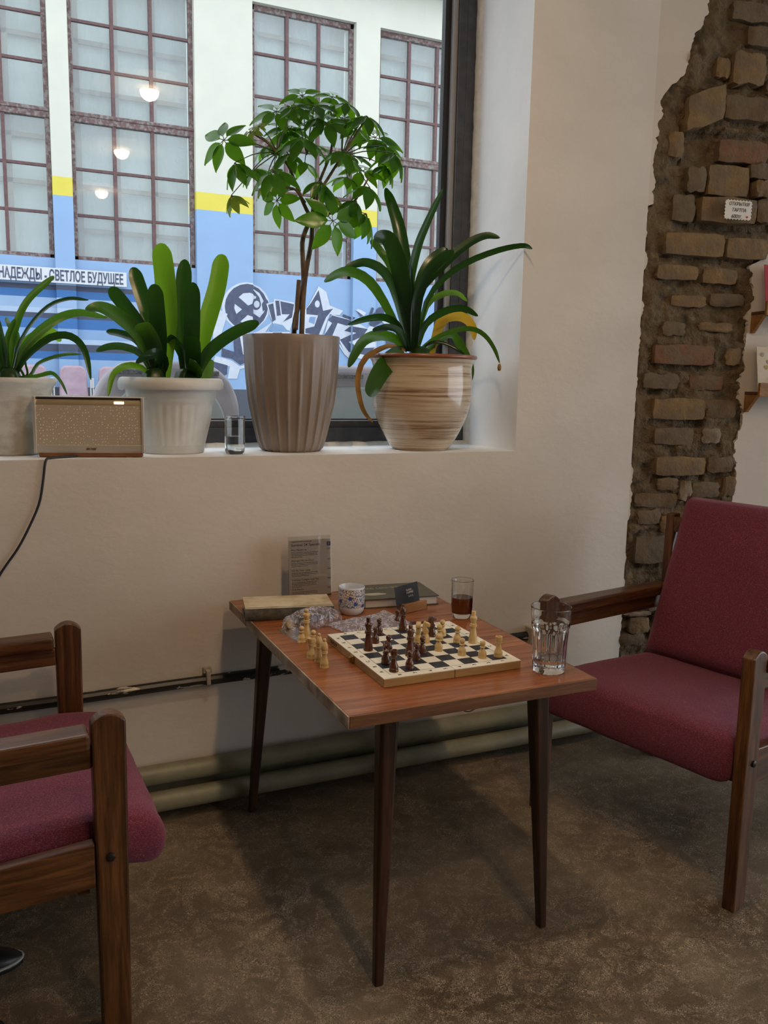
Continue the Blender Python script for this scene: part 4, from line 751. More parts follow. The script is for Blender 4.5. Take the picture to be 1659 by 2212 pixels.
# ------------------------------------------------------------------ chess pieces
M['lightpiece'] = wood('light_boxwood', (.50,.33,.125), (.63,.45,.20), (.72,.55,.28), 'Z', 1.2, rough=.35)
M['darkpiece'] = wood('dark_lacquered_wood', (.035,.010,.004), (.090,.026,.010), (.16,.054,.021), 'Z', 1.2, rough=.2, coat=.4)
M['queenbrown'] = wood('mid_brown_wood', (.08,.028,.012), (.15,.058,.028), (.22,.09,.045), 'Z', 1.2, rough=.28, coat=.3)
def arc(cx, cz, r, a0, a1, n):
    return [(max(0, cx+r*math.cos(math.radians(a0+(a1-a0)*i/n))), cz+r*math.sin(math.radians(a0+(a1-a0)*i/n))) for i in range(n+1)]
def base(R): return [(0,0),(R,0),(R*1.0,.0035),(R*.93,.0050),(R*.93,.0065),(R*.97,.0085),(R*.90,.0125)]
PROF = {
 'pawn': base(.0100)+[(.0072,.0165),(.0048,.0205),(.0042,.0225),(.0064,.0240),(.0066,.0258),(.0044,.0275)]+arc(0,.0338,.0066,-62,90,9),
 'rook': base(.0106)+[(.0070,.018),(.0056,.026),(.0056,.030),(.0074,.033),(.0074,.0345),(.0068,.0350),(.0074,.0365),(.0082,.039),(.0082,.0475),(.0062,.0475),(.0055,.0450),(0,.0450)],
 'bishop': base(.0106)+[(.0080,.018),(.0056,.027),(.0052,.031),(.0076,.0325),(.0076,.0350),(.0062,.036),(.0074,.0372),(.0074,.0385),(.0066,.0395),(.0084,.0440),(.0076,.051),(.0050,.0575),(.0036,.060)]+arc(0,.0635,.0040,-50,90,6),
 'queen': base(.0112)+[(.0090,.019),(.0064,.032),(.0060,.036),(.0088,.0375),(.0090,.0405),(.0068,.0415),(.0080,.0425),(.0080,.044),(.0064,.0455),(.0078,.052),(.0094,.0570),(.0090,.0605),(.0066,.0625),(.0052,.0640)]+arc(0,.0685,.0052,-55,90,7),
 'king': base(.0112)+[(.0090,.020),(.0064,.034),(.0060,.039),(.0088,.0405),(.0090,.0435),(.0068,.0445),(.0080,.0455),(.0080,.047),(.0060,.0485),(.0076,.056),(.0092,.0605),(.0084,.0640),(.0056,.0665),(.0050,.0680),(.0056,.0765),(.0050,.0780),(0,.0780)]}
PM_ = {}
def piece_mesh(kind, mat):
    key = (kind, mat.name)
    if key in PM_: return PM_[key]
    m = MB()
    if kind == 'knight':
        m.lathe(base(.0106)+[(.0078,.017),(.0060,.021),(.0066,.0235),(.0080,.0255),(0,.0260)], 24)
        h = [(-.0080,.0255),(-.0090,.034),(-.0078,.043),(-.0050,.0500),(-.0020,.0525),(.0005,.0500),(.0050,.0490),(.0105,.0455),(.0110,.0405),(.0080,.0385),(.0030,.0400),(.0020,.0360),(.0060,.0300),(.0072,.0255)]
        m.prism(h, 'Y', -.0055, .0055)
    else: m.lathe(PROF[kind], 24)
    me_o = m.build('mesh_tmp', mat, None, smooth=True, bev=(.0012 if kind == 'knight' else 0), angle=.9)
    PM_[key] = me_o.data; me_o.data.name = kind
    bpy.data.objects.remove(me_o); return PM_[key]
LBL = ['dark king standing near the left edge of the board','dark pawn at the back left, near the empty plastic pouch','dark pawn right behind the dark king','dark knight with square head beside the dark rook at the near left corner','dark pawn half hidden behind the dark knight near the left corner','dark rook on the near left corner of the board','mid brown queen standing near the middle of the board','dark pawn in the front row, next square from the dark rook','dark pawn just behind the front row, beside the brown queen','dark pawn to the right of the brown queen','dark bishop on the back edge of the board','dark knight on the back of the board behind the light knights',
 'light knight nearer the brown queen, first of the two light knights','light knight beside the dark knight, second of the two light knights','light pawn furthest back on the board, beside the dark knight','light pawn mostly hidden behind another light pawn at mid board','light pawn in the centre of the board, nearest the two light knights','light pawn between the board centre and the light king','light pawn nearer the front edge in front of the light king','tall light king near the right edge of the board','light pawn near the front edge, next to the light rook','light rook on the near right corner of the board',
 'light queen standing on the table beside the bag of draughts','light pawn on the bare table in front of the light queen','light pawn on the bare table hidden behind the light rook','light rook standing on the bare table left of the board','light bishop on the bare table, the one nearer the light rook','light bishop on the bare table, nearest the table edge','dark pawn standing on the table behind the board, by the wooden card holder']
KROT = {3: -1.75, 11: .15, 12: -2.2, 13: -.5}
for i, (kind, c, x, y, z) in enumerate(CHESS):
    mat = M['darkpiece'] if c else M['lightpiece']
    if i == 6: mat = M['queenbrown']
    me = piece_mesh(kind, mat)
    o = bpy.data.objects.new('chess_'+kind, me); COL.objects.link(o); o.location = (x,y,z+.0002); o.rotation_euler = (0,0,KROT.get(i, rnd.uniform(0,6)))
    if kind == 'knight':
        bm_ = o.modifiers.new('b', 'BEVEL'); bm_.width = .0012; bm_.segments = 2; bm_.limit_method = 'ANGLE'; bm_.angle_limit = .6
    props(o, LBL[i], 'chess piece', 'chess pieces on and around the board')
o = bpy.data.objects.new('chess_bishop', piece_mesh('bishop', M['darkpiece'])); COL.objects.link(o)
o.rotation_euler = (0, math.pi/2, -.12); o.location = (.958,1.925,TZ+.0106); props(o, 'dark bishop lying on its side behind the board', 'chess piece', 'chess pieces on and around the board')
# ------------------------------------------------------------------ books, menu, mug, cards
M['cloth'] = pm('grey_brown_cloth', (.075,.066,.052), (.13,.118,.095), 60, rough=.9, bmp=.3, bscale=300, c3=(.05,.045,.035), scale3=20)
M['agedpaper'] = pm('aged_cream_cover', (.58,.49,.33), (.70,.61,.44), 9, rough=.85, c3=(.46,.37,.23), scale3=16)
M['pages'] = pm('page_edges', (.48,.39,.25), (.58,.49,.34), 1, stretch=(2,2,700), rough=.9, bmp=.3, bscale=1)
M['whitepages'] = pm('white_page_edges', (.55,.52,.50), (.66,.63,.60), 1, stretch=(2,2,900), rough=.9)
ob = thing('book', 'thick old book with blank cream cover and grey cloth spine', 'book', (.705,2.175,TZ), math.radians(-11.5))
B = dict(parent=ob, world=False)
m = MB(); m.box((-.118,-.058,.0012), (.112,.060,.0325)); m.build('page_block', M['pages'], bev=.002, **B)
m = MB(); m.box((-.122,-.062,.0325), (.116,.064,.0352)); m.build('front_cover', M['agedpaper'], bev=.001, **B)
m = MB(); m.box((-.122,-.062,.0002), (.116,.064,.0025)); m.build('back_cover', M['cloth'], bev=.001, **B)
m = MB(); m.prism([(-.058,.0005),(-.0635,.003),(-.0665,.010),(-.0675,.018),(-.0665,.026),(-.0635,.0335),(-.055,.0358),(-.055,.0335),(-.0600,.031),(-.0600,.003)], 'X', -.1225, .1165); m.build('spine', M['cloth'], smooth=True, **B)
M['darkgreen'] = pm('dark_green_cover', (.060,.062,.045), (.085,.088,.065), 20, rough=.4)
b2 = thing('book', 'flat dark green book with white pages behind the card holder', 'book', (1.045,2.215,TZ), math.radians(-6.5)); B = dict(parent=b2, world=False)
m = MB(); m.box((-.112,-.078,.0024), (.104,.082,.0242)); m.build('page_block', M['whitepages'], **B)
m = MB(); m.box((-.116,-.083,.0242), (.110,.084,.0272)); m.build('front_cover', M['darkgreen'], bev=.001, **B)
m = MB(); m.box((-.116,-.083,.0002), (.110,.084,.0026)); m.build('back_cover', M['darkgreen'], bev=.001, **B)
m = MB(); m.prism([(-.1135,.0002),(-.120,.004),(-.121,.0137),(-.120,.023),(-.1135,.0272)], 'Y', -.083, .084); m.build('spine', M['darkgreen'], smooth=True, **B)
M['goldish'] = pm('pale_print', (.42,.42,.34), rough=.6)
Mb = rootm(b2)
text('ЯМБ ЦЕРФЕ', .022, M['goldish'], b2, Mb @ Matrix.Translation((-.100,.030,.0274)), sx=1.0, ext=.0001)
m = MB(); n = 14
m.hexa([Mb @ Vector((-.072+.036*math.cos(k*2*math.pi/n)+.004*math.sin(5*k), -.030+.014*math.sin(k*2*math.pi/n), .0272)) for k in range(n)], [Mb @ Vector((-.072+.036*math.cos(k*2*math.pi/n)+.004*math.sin(5*k), -.030+.014*math.sin(k*2*math.pi/n), .0275)) for k in range(n)]); m.build('cover_print', M['goldish'], b2)
# acrylic menu stand
M['acrylic'] = sheer('clear_acrylic', (.97,.97,.96), .02, ior=1.45)
M['menu'] = pm('menu_paper', (.62,.57,.56), (.66,.61,.60), 5, rough=.55)
M['blueprint'] = pm('dark_blue_print', (.02,.035,.13), rough=.5)
ms = thing('menu_stand', 'clear acrylic stand with the printed summer specials menu by the wall', 'menu', (.826,2.345,TZ)); 
TIL = Matrix.Translation((.826,2.335,TZ+.002)) @ Matrix.Rotation(math.radians(-4.5), 4, 'X')
def tbox(mb, x0, x1, y0, y1, z0, z1): mb.box((x0,y0,z0), (x1,y1,z1), M=TIL); return mb
tbox(MB(), -.0675,.0645,-.0022,-.0010,0,.179).build('front_sheet', M['acrylic'], ms); tbox(MB(), -.0675,.0645,.0010,.0022,0,.179).build('back_sheet', M['acrylic'], ms)
m = MB(); m.box((.7585,2.333,TZ+.0002), (.8905,2.363,TZ+.0022)); m.build('foot', M['acrylic'], ms)
tbox(MB(), -.066,.068,-.0006,.0006,.003,.168).build('menu_sheet', M['menu'], ms)
MTX = TIL @ Matrix(((1,0,0,0),(0,0,-1,0),(0,1,0,0),(0,0,0,1)))
def mt(s, x, z, size, al='LEFT', bold=0, sx=1): text(s, size, M['ink'], ms, MTX @ Matrix.Translation((x,z,.0009)), 'menu_print', al, sx, bold, .0001)
mt("Summer 24' Specials", -.058, .150, .0108, bold=.00005)
rows = [('Pina Matcha-da', .1365, 4), ('Midnight Mocha Disco', .1045, 3), ('Oh My Dear Latte', .0755, 3), ('Crimson Twilight Iced Tea', .047, 4), ('Pink Matter', .0185, 3)]
lines = MB()
def words(z, w, h=.0013):
    x = -.058; lim = -.058+w
    while x < lim-.004:
        l = min(rnd.uniform(.003,.009), lim-x); lines.box((x,-.00085,z), (x+l,-.0007,z+h), M=TIL); x += l+.0012
words(.1625, .068, .0016)
for s, z, n in rows:
    mt(s, -.058, z, .0078); mt('1900' if s[0] != 'P' or n == 4 else '2100', .0655, z, .0062, 'RIGHT')
    for k in range(n): words(z-.0058-.0046*k, (.084,.080,.082,.035)[k] if n == 4 else (.082,.085,.055)[k])
lines.build('menu_print', M['ink'], ms)
tbox(MB(), .0535,.0655,-.00095,-.0007,.147,.1595).build('menu_logo', M['blueprint'], ms); tbox(MB(), .0590,.0600,-.0012,-.0009,.149,.1575).build('menu_logo', M['paper'], ms)
# mug with blue flowers
def mugmat():
    m, nt, b = newmat('blue_flower_porcelain')
    tc = nd(nt, 'ShaderNodeTexCoord'); sp = nd(nt, 'ShaderNodeSeparateXYZ'); nt.links.new(tc.outputs['Object'], sp.inputs[0])
    at = nd(nt, 'ShaderNodeMath', operation='ARCTAN2'); nt.links.new(sp.outputs[1], at.inputs[0]); nt.links.new(sp.outputs[0], at.inputs[1])
    sc = nd(nt, 'ShaderNodeMath', operation='MULTIPLY'); nt.links.new(at.outputs[0], sc.inputs[0]); sc.inputs[1].default_value = .037
    cb_ = nd(nt, 'ShaderNodeCombineXYZ'); nt.links.new(sc.outputs[0], cb_.inputs[0]); nt.links.new(sp.outputs[2], cb_.inputs[1])
    vo = nd(nt, 'ShaderNodeTexVoronoi', feature='DISTANCE_TO_EDGE'); vo.inputs['Scale'].default_value = 165; nt.links.new(cb_.outputs[0], vo.inputs['Vector'])
    edge = ramp(nt, vo.outputs['Distance'], [(.05, (1,1,1)), (.11, (0,0,0))])
    lc = ramp(nt, noi(nt, cb_.outputs[0], 30, 2), [(.42, (.08,.12,.26)), (.60, (.27,.15,.11))])
    v2 = nd(nt, 'ShaderNodeTexVoronoi'); v2.inputs['Scale'].default_value = 44; v2.inputs['Randomness'].default_value = .8; nt.links.new(cb_.outputs[0], v2.inputs['Vector'])
    nw = noi(nt, cb_.outputs[0], 260, 2); ad = nd(nt, 'ShaderNodeMath', operation='MULTIPLY_ADD'); nt.links.new(nw, ad.inputs[0]); ad.inputs[1].default_value = .25; nt.links.new(v2.outputs['Distance'], ad.inputs[2])
    fl_ = ramp(nt, ad.outputs[0], [(.43, (1,1,1)), (.47, (0,0,0))])
    band = nd(nt, 'ShaderNodeMath', operation='MULTIPLY')
    a1 = nd(nt, 'ShaderNodeMath', operation='GREATER_THAN'); nw2 = noi(nt, cb_.outputs[0], 120, 2); zz = nd(nt, 'ShaderNodeMath', operation='MULTIPLY_ADD'); nt.links.new(nw2, zz.inputs[0]); zz.inputs[1].default_value = .012; nt.links.new(sp.outputs[2], zz.inputs[2])
    nt.links.new(zz.outputs[0], a1.inputs[0]); a1.inputs[1].default_value = .0285
    a2 = nd(nt, 'ShaderNodeMath', operation='LESS_THAN'); nt.links.new(sp.outputs[2], a2.inputs[0]); a2.inputs[1].default_value = .0730
    nt.links.new(a1.outputs[0], band.inputs[0]); nt.links.new(a2.outputs[0], band.inputs[1])
    c = mixc(nt, edge, (.62,.60,.58), lc); c = mixc(nt, fl_, c, (.045,.085,.28)); c = mixc(nt, band.outputs[0], (.66,.65,.64), c)
    rimm = nd(nt, 'ShaderNodeMath', operation='GREATER_THAN'); nt.links.new(sp.outputs[2], rimm.inputs[0]); rimm.inputs[1].default_value = .0755
    c = mixc(nt, rimm.outputs[0], c, (.50,.56,.68))
    nt.links.new(c, b.inputs['Base Color']); b.inputs['Roughness'].default_value = .18; return m
mg = thing('mug', 'white handleless porcelain mug with small blue flowers beside the old book', 'mug', (.869,2.118,TZ))
m = MB(); m.lathe([(0,.0),(.026,.0),(.0285,.002),(.034,.010),(.0365,.020),(.0370,.045),(.0365,.0755)], 48); m.lathe([(.0365,.0755),(.0360,.0775),(.0350,.0780),(.0342,.0768),(.0342,.022),(.031,.010),(0,.007)], 48, mi=1); m.build('cup_body', [mugmat(), pm('blue_white_glaze', (.60,.64,.72), rough=.18)], mg, world=False, smooth=True, angle=1.0)
# card holder and card
M['beech'] = wood('varnished_beech', (.26,.115,.030), (.34,.165,.048), (.40,.21,.07), 'X', .6, rough=.4)
M['blackcard'] = pm('black_card', (.008,.008,.009), rough=.55)
A = Vector((.999,2.055,0)); Bv = Vector((1.090,2.085,0)); dh = (Bv-A).normalized(); nh = Vector((-dh.y,dh.x,0)); LH = .093
ch = thing('card_holder', 'small varnished wooden block holding a black business card', 'card holder', tuple(A+dh*.046+Vector((0,0,TZ))), math.atan2(dh.y,dh.x)); B = dict(parent=ch, world=False)
m = MB(); m.box((-.0465,.0,.0002), (.0465,.0105,.0262)); m.box((-.0465,.0125,.0002), (.0465,.026,.022)); m.box((-.0465,.0,.0002), (.0465,.026,.0205)); m.build('wood_block', M['beech'], bev=.0008, **B)
MC = rootm(ch) @ Matrix.Translation((-.016,.0113,.0212)) @ Matrix.Rotation(math.radians(-9), 4, 'X') @ Matrix.Rotation(math.radians(-3.5), 4, 'Y') @ Matrix.Translation((0,0,.0027))
bc = thing('business_card', 'black business card with white lettering standing in the wooden block', 'card', tuple(MC.translation))
m = MB(); m.box((-.045,-.0003,0), (.045,.0003,.055), M=MC); m.build('card_sheet', M['blackcard'], bc)
MCT = MC @ Matrix(((1,0,0,0),(0,0,-1,0),(0,1,0,0),(0,0,0,1)))
for s, z, sz in (('FLASH', .036, .0075), ('COFFEE', .0285, .0075)): text(s, sz, M['paper'], bc, MCT @ Matrix.Translation((-.002,z,.0005)), 'card_print', sx=1, ext=.0001)
m = MB()
for z, x0 in ((.0215,.002), (.0185,.004)):
    for k in range(3): m.box((x0+k*.007,-.0006,z), (x0+k*.007+.0055,-.0004,z+.0011), M=MC)
m.build('card_print', M['goldish'], bc)
# ------------------------------------------------------------------ glasses
M['glass'] = glassy('clear_glass', (.97,.985,.98)); M['water'] = glassy('water', (.97,.985,.99), 1.333); M['coffee'] = glassy('black_coffee', (.20,.045,.008), 1.34)
def facet(n, amt, z0, z1):
    def f(r, z, a):
        if r < .012 or z < z0 or z > z1: return r
        q = (a*n/(2*math.pi)) % 1.0; return r*(1-amt*math.sin(math.pi*q))
    return f
cg = thing('coffee_glass', 'small straight glass of black coffee near the far right corner of the table', 'glass', (1.140,1.978,TZ))
m = MB(); m.lathe(dense([(0,.0002),(.022,.0002),(.0235,.002),(.0285,.012),(.0300,.030),(.0310,.105),(.0303,.106),(.0296,.105),(.0282,.030),(.0272,.014),(0,.0125)]), 64, flute=facet(8,.035,.001,.10)); m.build('glass_body', M['glass'], cg, world=False, smooth=True, angle=.5)
m = MB(); m.lathe([(0,.0123),(.0275,.0140),(.0285,.03),(.0290,.057),(.0291,.0575),(0,.0572)], 48, flute=facet(8,.035,.01,.10)); m.build('coffee', M['coffee'], cg, world=False, smooth=True, angle=.7)
def INN(z): return [a[0]+(b[0]-a[0])*(z-a[1])/(b[1]-a[1]) for a, b in zip(IP, IP[1:]) if a[1] <= z <= b[1]][0] if IP[0][1] <= z <= IP[-1][1] else -1
IP = [(.030,.0165),(.0330,.022),(.0355,.060),(.0395,.095),(.0415,.112),(.0442,.1490)]
tg = thing('water_glass', 'tall fluted tumbler with a little water on the near right corner of the table', 'glass', (1.108,1.522,TZ))
def flute(r, z, a):
    if r < .02: return r
    k = max(0, min(1, (.108-z)/.012))*max(0, min(1, (z-.004)/.01))
    return r*(1-.055*k*abs(math.sin(a*6)))
m = MB(); m.lathe(dense([(0,.0002),(.034,.0002),(.0362,.002),(.0372,.010),(.0375,.022),(.0385,.060),(.0410,.095),(.0432,.104),(.0434,.110),(.0430,.116),(.0445,.130),(.0458,.1490),(.0457,.1499),(.0450,.1504),(.0444,.1499),(.0442,.1490),(.0415,.112),(.0395,.095),(.0355,.060),(.0330,.022),(.030,.0165),(0,.0155)]), 96, flute=lambda r, z, a: flute(r, z, a) if abs(r-INN(z)) > .0009 else r); m.build('glass_body', M['glass'], tg, world=False, smooth=True, angle=.8)
m = MB(); m.lathe([(0,.0157),(.0304,.0163),(.0334,.0220),(.0341,.033),(.0343,.0334),(0,.0331)], 48); m.build('water', M['water'], tg, world=False, smooth=True, angle=.7)
sg = thing('water_glass', 'short thick glass half full of water on the window sill', 'glass', (.638,2.488,SILL))
m = MB(); m.lathe(dense([(0,.0002),(.0245,.0002),(.027,.002),(.0296,.012),(.0305,.03),(.0308,.1125),(.0300,.1135),(.0292,.1125),(.0280,.030),(.0262,.016),(0,.0135)]), 64, flute=facet(8,.03,.012,.108)); m.build('glass_body', M['glass'], sg, world=False, smooth=True, angle=.5)
m = MB(); m.lathe([(0,.0133),(.0266,.0160),(.0283,.030),(.0289,.053),(.0290,.0535),(0,.0531)], 48, flute=facet(8,.03,.012,.108)); m.build('water', M['water'], sg, world=False, smooth=True, angle=.7)
# ------------------------------------------------------------------ clear bags and draughts
M['film'] = sheer('clear_film', (.93,.94,.96), .0, haze=.16, hazec=(.80,.80,.90), rough=.10, bmp=.30, bscale=110, ior=1.40, smudge_glint=-34)
M['film2'] = sheer('crinkled_film', (.93,.94,.97), .0, haze=.50, hazec=(.66,.66,.77), rough=.18, bmp=.35, bscale=120, ior=1.40, smudge_glint=-60)
bg1 = thing('plastic_bag', 'crumpled clear plastic bag of draughts against the old book', 'bag', (.72,2.05,TZ))
def bagf(u, v):
    L = Vector((.643,2.018,0)).lerp(Vector((.812,2.082,0)), u); d = Vector((.35,-.94,0))
    h = (.018+.030*math.sin(math.pi*min(1,u*.92+.08))**.7)*(1 if u < .86 else 1.0); w = .022+.016*math.sin(math.pi*u)
    a = math.pi*v; nz = .0030*noise.fractal((u*9, v*6, 3), .8, 2, 5)
    if math.cos(a) < 0: w *= .45
    p = L + d*(w*math.cos(a)+nz) + Vector((0,0,TZ+.0006+max(0, h*math.sin(a)+abs(nz)*.9)))
    if u > .9: p += Vector((.006,0,0)) * noise.noise((v*9,1,1))
    return p
m = MB(); m.grid(bagf, 70, 44); m.build('bag_film', M['film'], bg1, smooth='all')
m = MB(); m.grid(lambda u, v: Vector((.626,2.030,0)).lerp(Vector((.72,2.045,0)), u).lerp(Vector((.641,1.899,0)).lerp(Vector((.70,1.955,0)), u), v) + Vector((0,0,TZ+.0012+.0018*max(0,noise.noise((u*6,v*6,8))) + (.003*math.exp(-(u/.07)**2)))), 22, 22); m.build('bag_flap', sheer('clear_film_flat', (.98,.98,.98), .0, haze=.03, hazec=(.9,.9,.92), rough=.15, bmp=.5, bscale=120), bg1, smooth='all')
M['draughtpale'] = wood('pale_draught', (.38,.24,.11), (.46,.31,.15), (.52,.37,.20), 'X', 1, rough=.55)
def draught(loc, rot, mat, label):
    m = MB(); m.lathe([(0,.0),(.0095,0),(.0115,.001),(.0118,.003),(.0118,.0055),(.0112,.0075),(.0095,.008),(.0085,.0070),(.004,.0070),(0,.0070)], 28)
    o = m.build('draughts_piece', mat, None, smooth=True, angle=.7); o.location = loc; o.rotation_euler = rot
    props(o, label, 'draughts piece', 'draughts inside the plastic bag')
draught((.662,2.038,TZ+.0130), (math.pi/2-.12,0,.25), M['draughtpale'], 'pale round draughts piece showing its face at the open end of the bag')
draught((.690,2.060,TZ+.0130), (math.pi/2-.1,0,.2), M['darkpiece'], 'dark draughts piece in the bag, next to the pale one')
draught((.712,2.052,TZ+.0128), (math.pi/2-.15,.0,.5), M['darkpiece'], 'dark draughts piece in the middle of the bag')
draught((.708,2.066,TZ+.026), (.9,.3,.6), M['draughtpale'], 'pale draughts piece lying tilted on top inside the bag')
draught((.738,2.062,TZ+.0126), (math.pi/2-.2,.0,.3), M['darkpiece'], 'dark draughts piece deepest in the bag')
bg2 = thing('plastic_bag', 'flat empty crinkled plastic pouch behind the board', 'bag', (.87,2.02,TZ))
def pouch(u, v):
    a = Vector((.762,2.035,0)).lerp(Vector((.955,2.088,0)), u); b = Vector((.785,1.945,0)).lerp(Vector((.975,1.935,0)), u)
    p = a.lerp(b, v); e = min(u,1-u,v,1-v)
    h = .0015 + .009*min(1, e/.18) + .0032*noise.fractal((u*13, v*9, 5), .8, 2, 6)*min(1, e/.08+.35)
    if u > .82: h += .008*(u-.82)/.18
    p.x += .008*noise.noise((v*7, 2, u)); p.y += .008*noise.noise((u*9, 4, v))
    return p + Vector((0,0,TZ+max(.0008,h)))
m = MB(); m.grid(pouch, 90, 56); m.build('pouch_film', M['film2'], bg2, smooth='all')
# ------------------------------------------------------------------ things on the sill: speaker, pots, plants
M['alu'] = pm('champagne_metal', (.62,.57,.50), rough=.42, metal=.55)
M['glossdark'] = pm('dark_gloss', (.03,.022,.022), rough=.12)
M['tan'] = pm('brown_leather', (.16,.060,.020), (.20,.08,.03), 40, rough=.5)
def grille():
    m, nt, b = newmat('dotted_grille')
    v = coords(nt, (1,1,1)); vo = nd(nt, 'ShaderNodeTexVoronoi'); vo.inputs['Scale'].default_value = 125; vo.inputs['Randomness'].default_value = .55; nt.links.new(v, vo.inputs['Vector'])
    dots = ramp(nt, vo.outputs['Distance'], [(.16, (1,1,1)), (.22, (0,0,0))])
    ch_ = nd(nt, 'ShaderNodeTexVoronoi'); ch_.inputs['Scale'].default_value = 620; ch_.inputs['Randomness'].default_value = .1; nt.links.new(v, ch_.inputs['Vector'])
    base_ = ramp(nt, ch_.outputs['Distance'], [(.25, (.34,.28,.205)), (.5, (.56,.48,.37))])
    c = mixc(nt, dots, base_, (.85,.80,.70)); nt.links.new(c, b.inputs['Base Color']); b.inputs['Roughness'].default_value = .5; b.inputs['Metallic'].default_value = .15
    return m
fl_, fr_ = Vector((.083,2.492,0)), Vector((.366,2.425,0)); sd = (fr_-fl_); SWd = sd.length; ang = math.atan2(sd.y, sd.x)
spk = thing('speaker', 'slim portable speaker with dotted metal grille on the sill', 'speaker', (fl_.x,fl_.y,SILL), ang); B = dict(parent=spk, world=False)
H = .166; T = .032; W_ = SWd
m = MB(); m.box((0,.0,.012), (.008,T,H)); m.box((W_-.008,.0,.012), (W_,T,H)); m.box((0,.0095,H-.003), (W_,T,H)); m.box((0,.004,.012), (W_,T,.020)); m.box((.002,T-.006,.012), (W_-.002,T-.001,H-.002)); m.build('shell', M['alu'], bev=.0015, **B)
m = MB(); m.box((.008,.0080,H-.0080), (W_-.008,T-.006,H-.0028)); m.build('control_panel', M['glossdark'], bev=.001, **B)
m = MB(); m.box((.008,.0035,.033), (W_-.008,T-.008,H-.022)); m.build('grille', grille(), **B)
m = MB(); m.prism([(.0030,H-.0225),(.0034,H-.0195),(.0044,H-.0160),(.0064,H-.0115),(.0095,H-.0075),(T-.008,H-.0075),(T-.008,H-.0225)], 'X', .008, W_-.008); gs_ = m.build('glossy_strip', pm('polished_strip', (.60,.47,.28), rough=.3, metal=.7), smooth=True, angle=.6, **B)
m = MB(); m.box((.212,.0030,H-.0190), (.238,.0075,H-.0125)); m.build('glow_bar', emis('warm_glow', (1,.72,.38), 7.0), bev=.001, **B)  # small emissive bar put in as the bright spot on the strip
m = MB(); m.box((.008,.002,.016), (W_-.008,T-.008,.034)); m.build('lower_trim', M['alu'], bev=.001, **B)
m = MB(); m.box((.012,.004,.0015), (W_-.006,T-.004,.014)); m.build('leather_base', M['tan'], bev=.002, **B)
m = MB(); m.box((.05,.008,.0), (W_-.05,T-.008,.002)); m.build('rubber_foot', M['ink'], **B)
text('BOSE', .0085, M['brass'], spk, rootm(spk) @ Matrix.Translation((.135,.0016,.0205)) @ Matrix(((1,0,0,0),(0,0,-1,0),(0,1,0,0),(0,0,0,1))), 'logo_lettering', sx=1.3, bold=.0003, shear=.35)
t = thing('power_cord', 'thin black cord running from the speaker down the wall', 'cord', (.11,2.41,1.05))
m = MB(); m.tube(spline([(.20,2.475,1.0585),(.15,2.452,1.0583),(.12,2.425,1.0583),(.108,2.413,1.052),(.10,2.411,1.00),(.088,2.411,.94),(.062,2.411,.88),(.03,2.411,.82),(-.016,2.411,.753),(-.06,2.411,.66),(-.075,2.411,.55),(-.05,2.408,.45)], 40), .0032, 8); m.build('cord', M['ink'], t, smooth='all')
# pots
M['soil'] = pm('dark_soil', (.02,.014,.009), (.05,.035,.022), 60, rough=.95, bmp=.8, bscale=90, bdist=.006)
def potted(name, label, c): return thing(name, label, 'potted plant', (c[0],c[1],SILL))
def soil(root, r, z):
    m = MB(); m.grid(lambda u, v: (r*u*math.cos(2*math.pi*v), r*u*math.sin(2*math.pi*v), z+.006*noise.noise((u*4*math.cos(6.283*v), u*4*math.sin(6.283*v), 1))), 8, 24); m.build('soil', M['soil'], root, world=False, smooth='all')
p1 = potted('potted_clivia', 'strap leaved plant in a worn white painted pot behind the speaker', (.030,2.632))
M['oldwhite'] = pm('worn_white_paint', (.50,.49,.44), (.62,.61,.57), 10, stretch=(1,1,5), rough=.7, bmp=.4, bscale=40, c3=(.30,.26,.20), scale3=7)
m = MB(); m.lathe([(0,.0),(.088,.0),(.093,.006),(.092,.014),(.095,.022),(.099,.05),(.105,.12),(.110,.165),(.118,.190),(.126,.200),(.128,.208),(.124,.214),(.116,.212),(.108,.190),(.104,.17)], 48); m.build('pot', M['oldwhite'], p1, world=False, smooth=True, angle=1.0); soil(p1, .107, .188)
p2 = potted('potted_clivia', 'broad strap leaved plant in a white ribbed plastic pot', (.473,2.592))
M['whiteplastic'] = pm('white_plastic', (.56,.56,.53), (.66,.66,.64), 8, rough=.5, c3=(.57,.56,.52), scale3=9)
def rib2(r, z, a): return r*(1+.030*(abs(math.sin(a*16))**.7-.6)*max(0,min(1,(z-.03)/.01))*max(0,min(1,(.150-z)/.02))) if r > .07 else r
m = MB(); m.lathe([(0,.0),(.090,.0),(.094,.004),(.0945,.022),(.0965,.024),(.0975,.028),(.114,.10),(.119,.140),(.124,.150),(.128,.158),(.132,.184),(.133,.188),(.150,.188),(.153,.193),(.153,.208),(.148,.219),(.140,.222),(.132,.219),(.127,.205),(.124,.18)], 144, flute=rib2); m.build('pot', M['whiteplastic'], p2, world=False, smooth=True, angle=.9); soil(p2, .128, .200)
p3 = potted('potted_schefflera', 'small umbrella tree with twisted stems in a fluted taupe pot', (.846,2.588))
M['taupe'] = pm('taupe_ceramic', (.235,.185,.15), (.265,.21,.172), 5, rough=.38)
def rib3(r, z, a):
    if r < .08 or z > .335: return r
    k = min(1, max(0,(.325-z)/.16))**.8; d = abs(((a*24/(2*math.pi)) % 1)-.5)*2; return r*(1-.030*k+.062*k*math.exp(-(d/.24)**2))
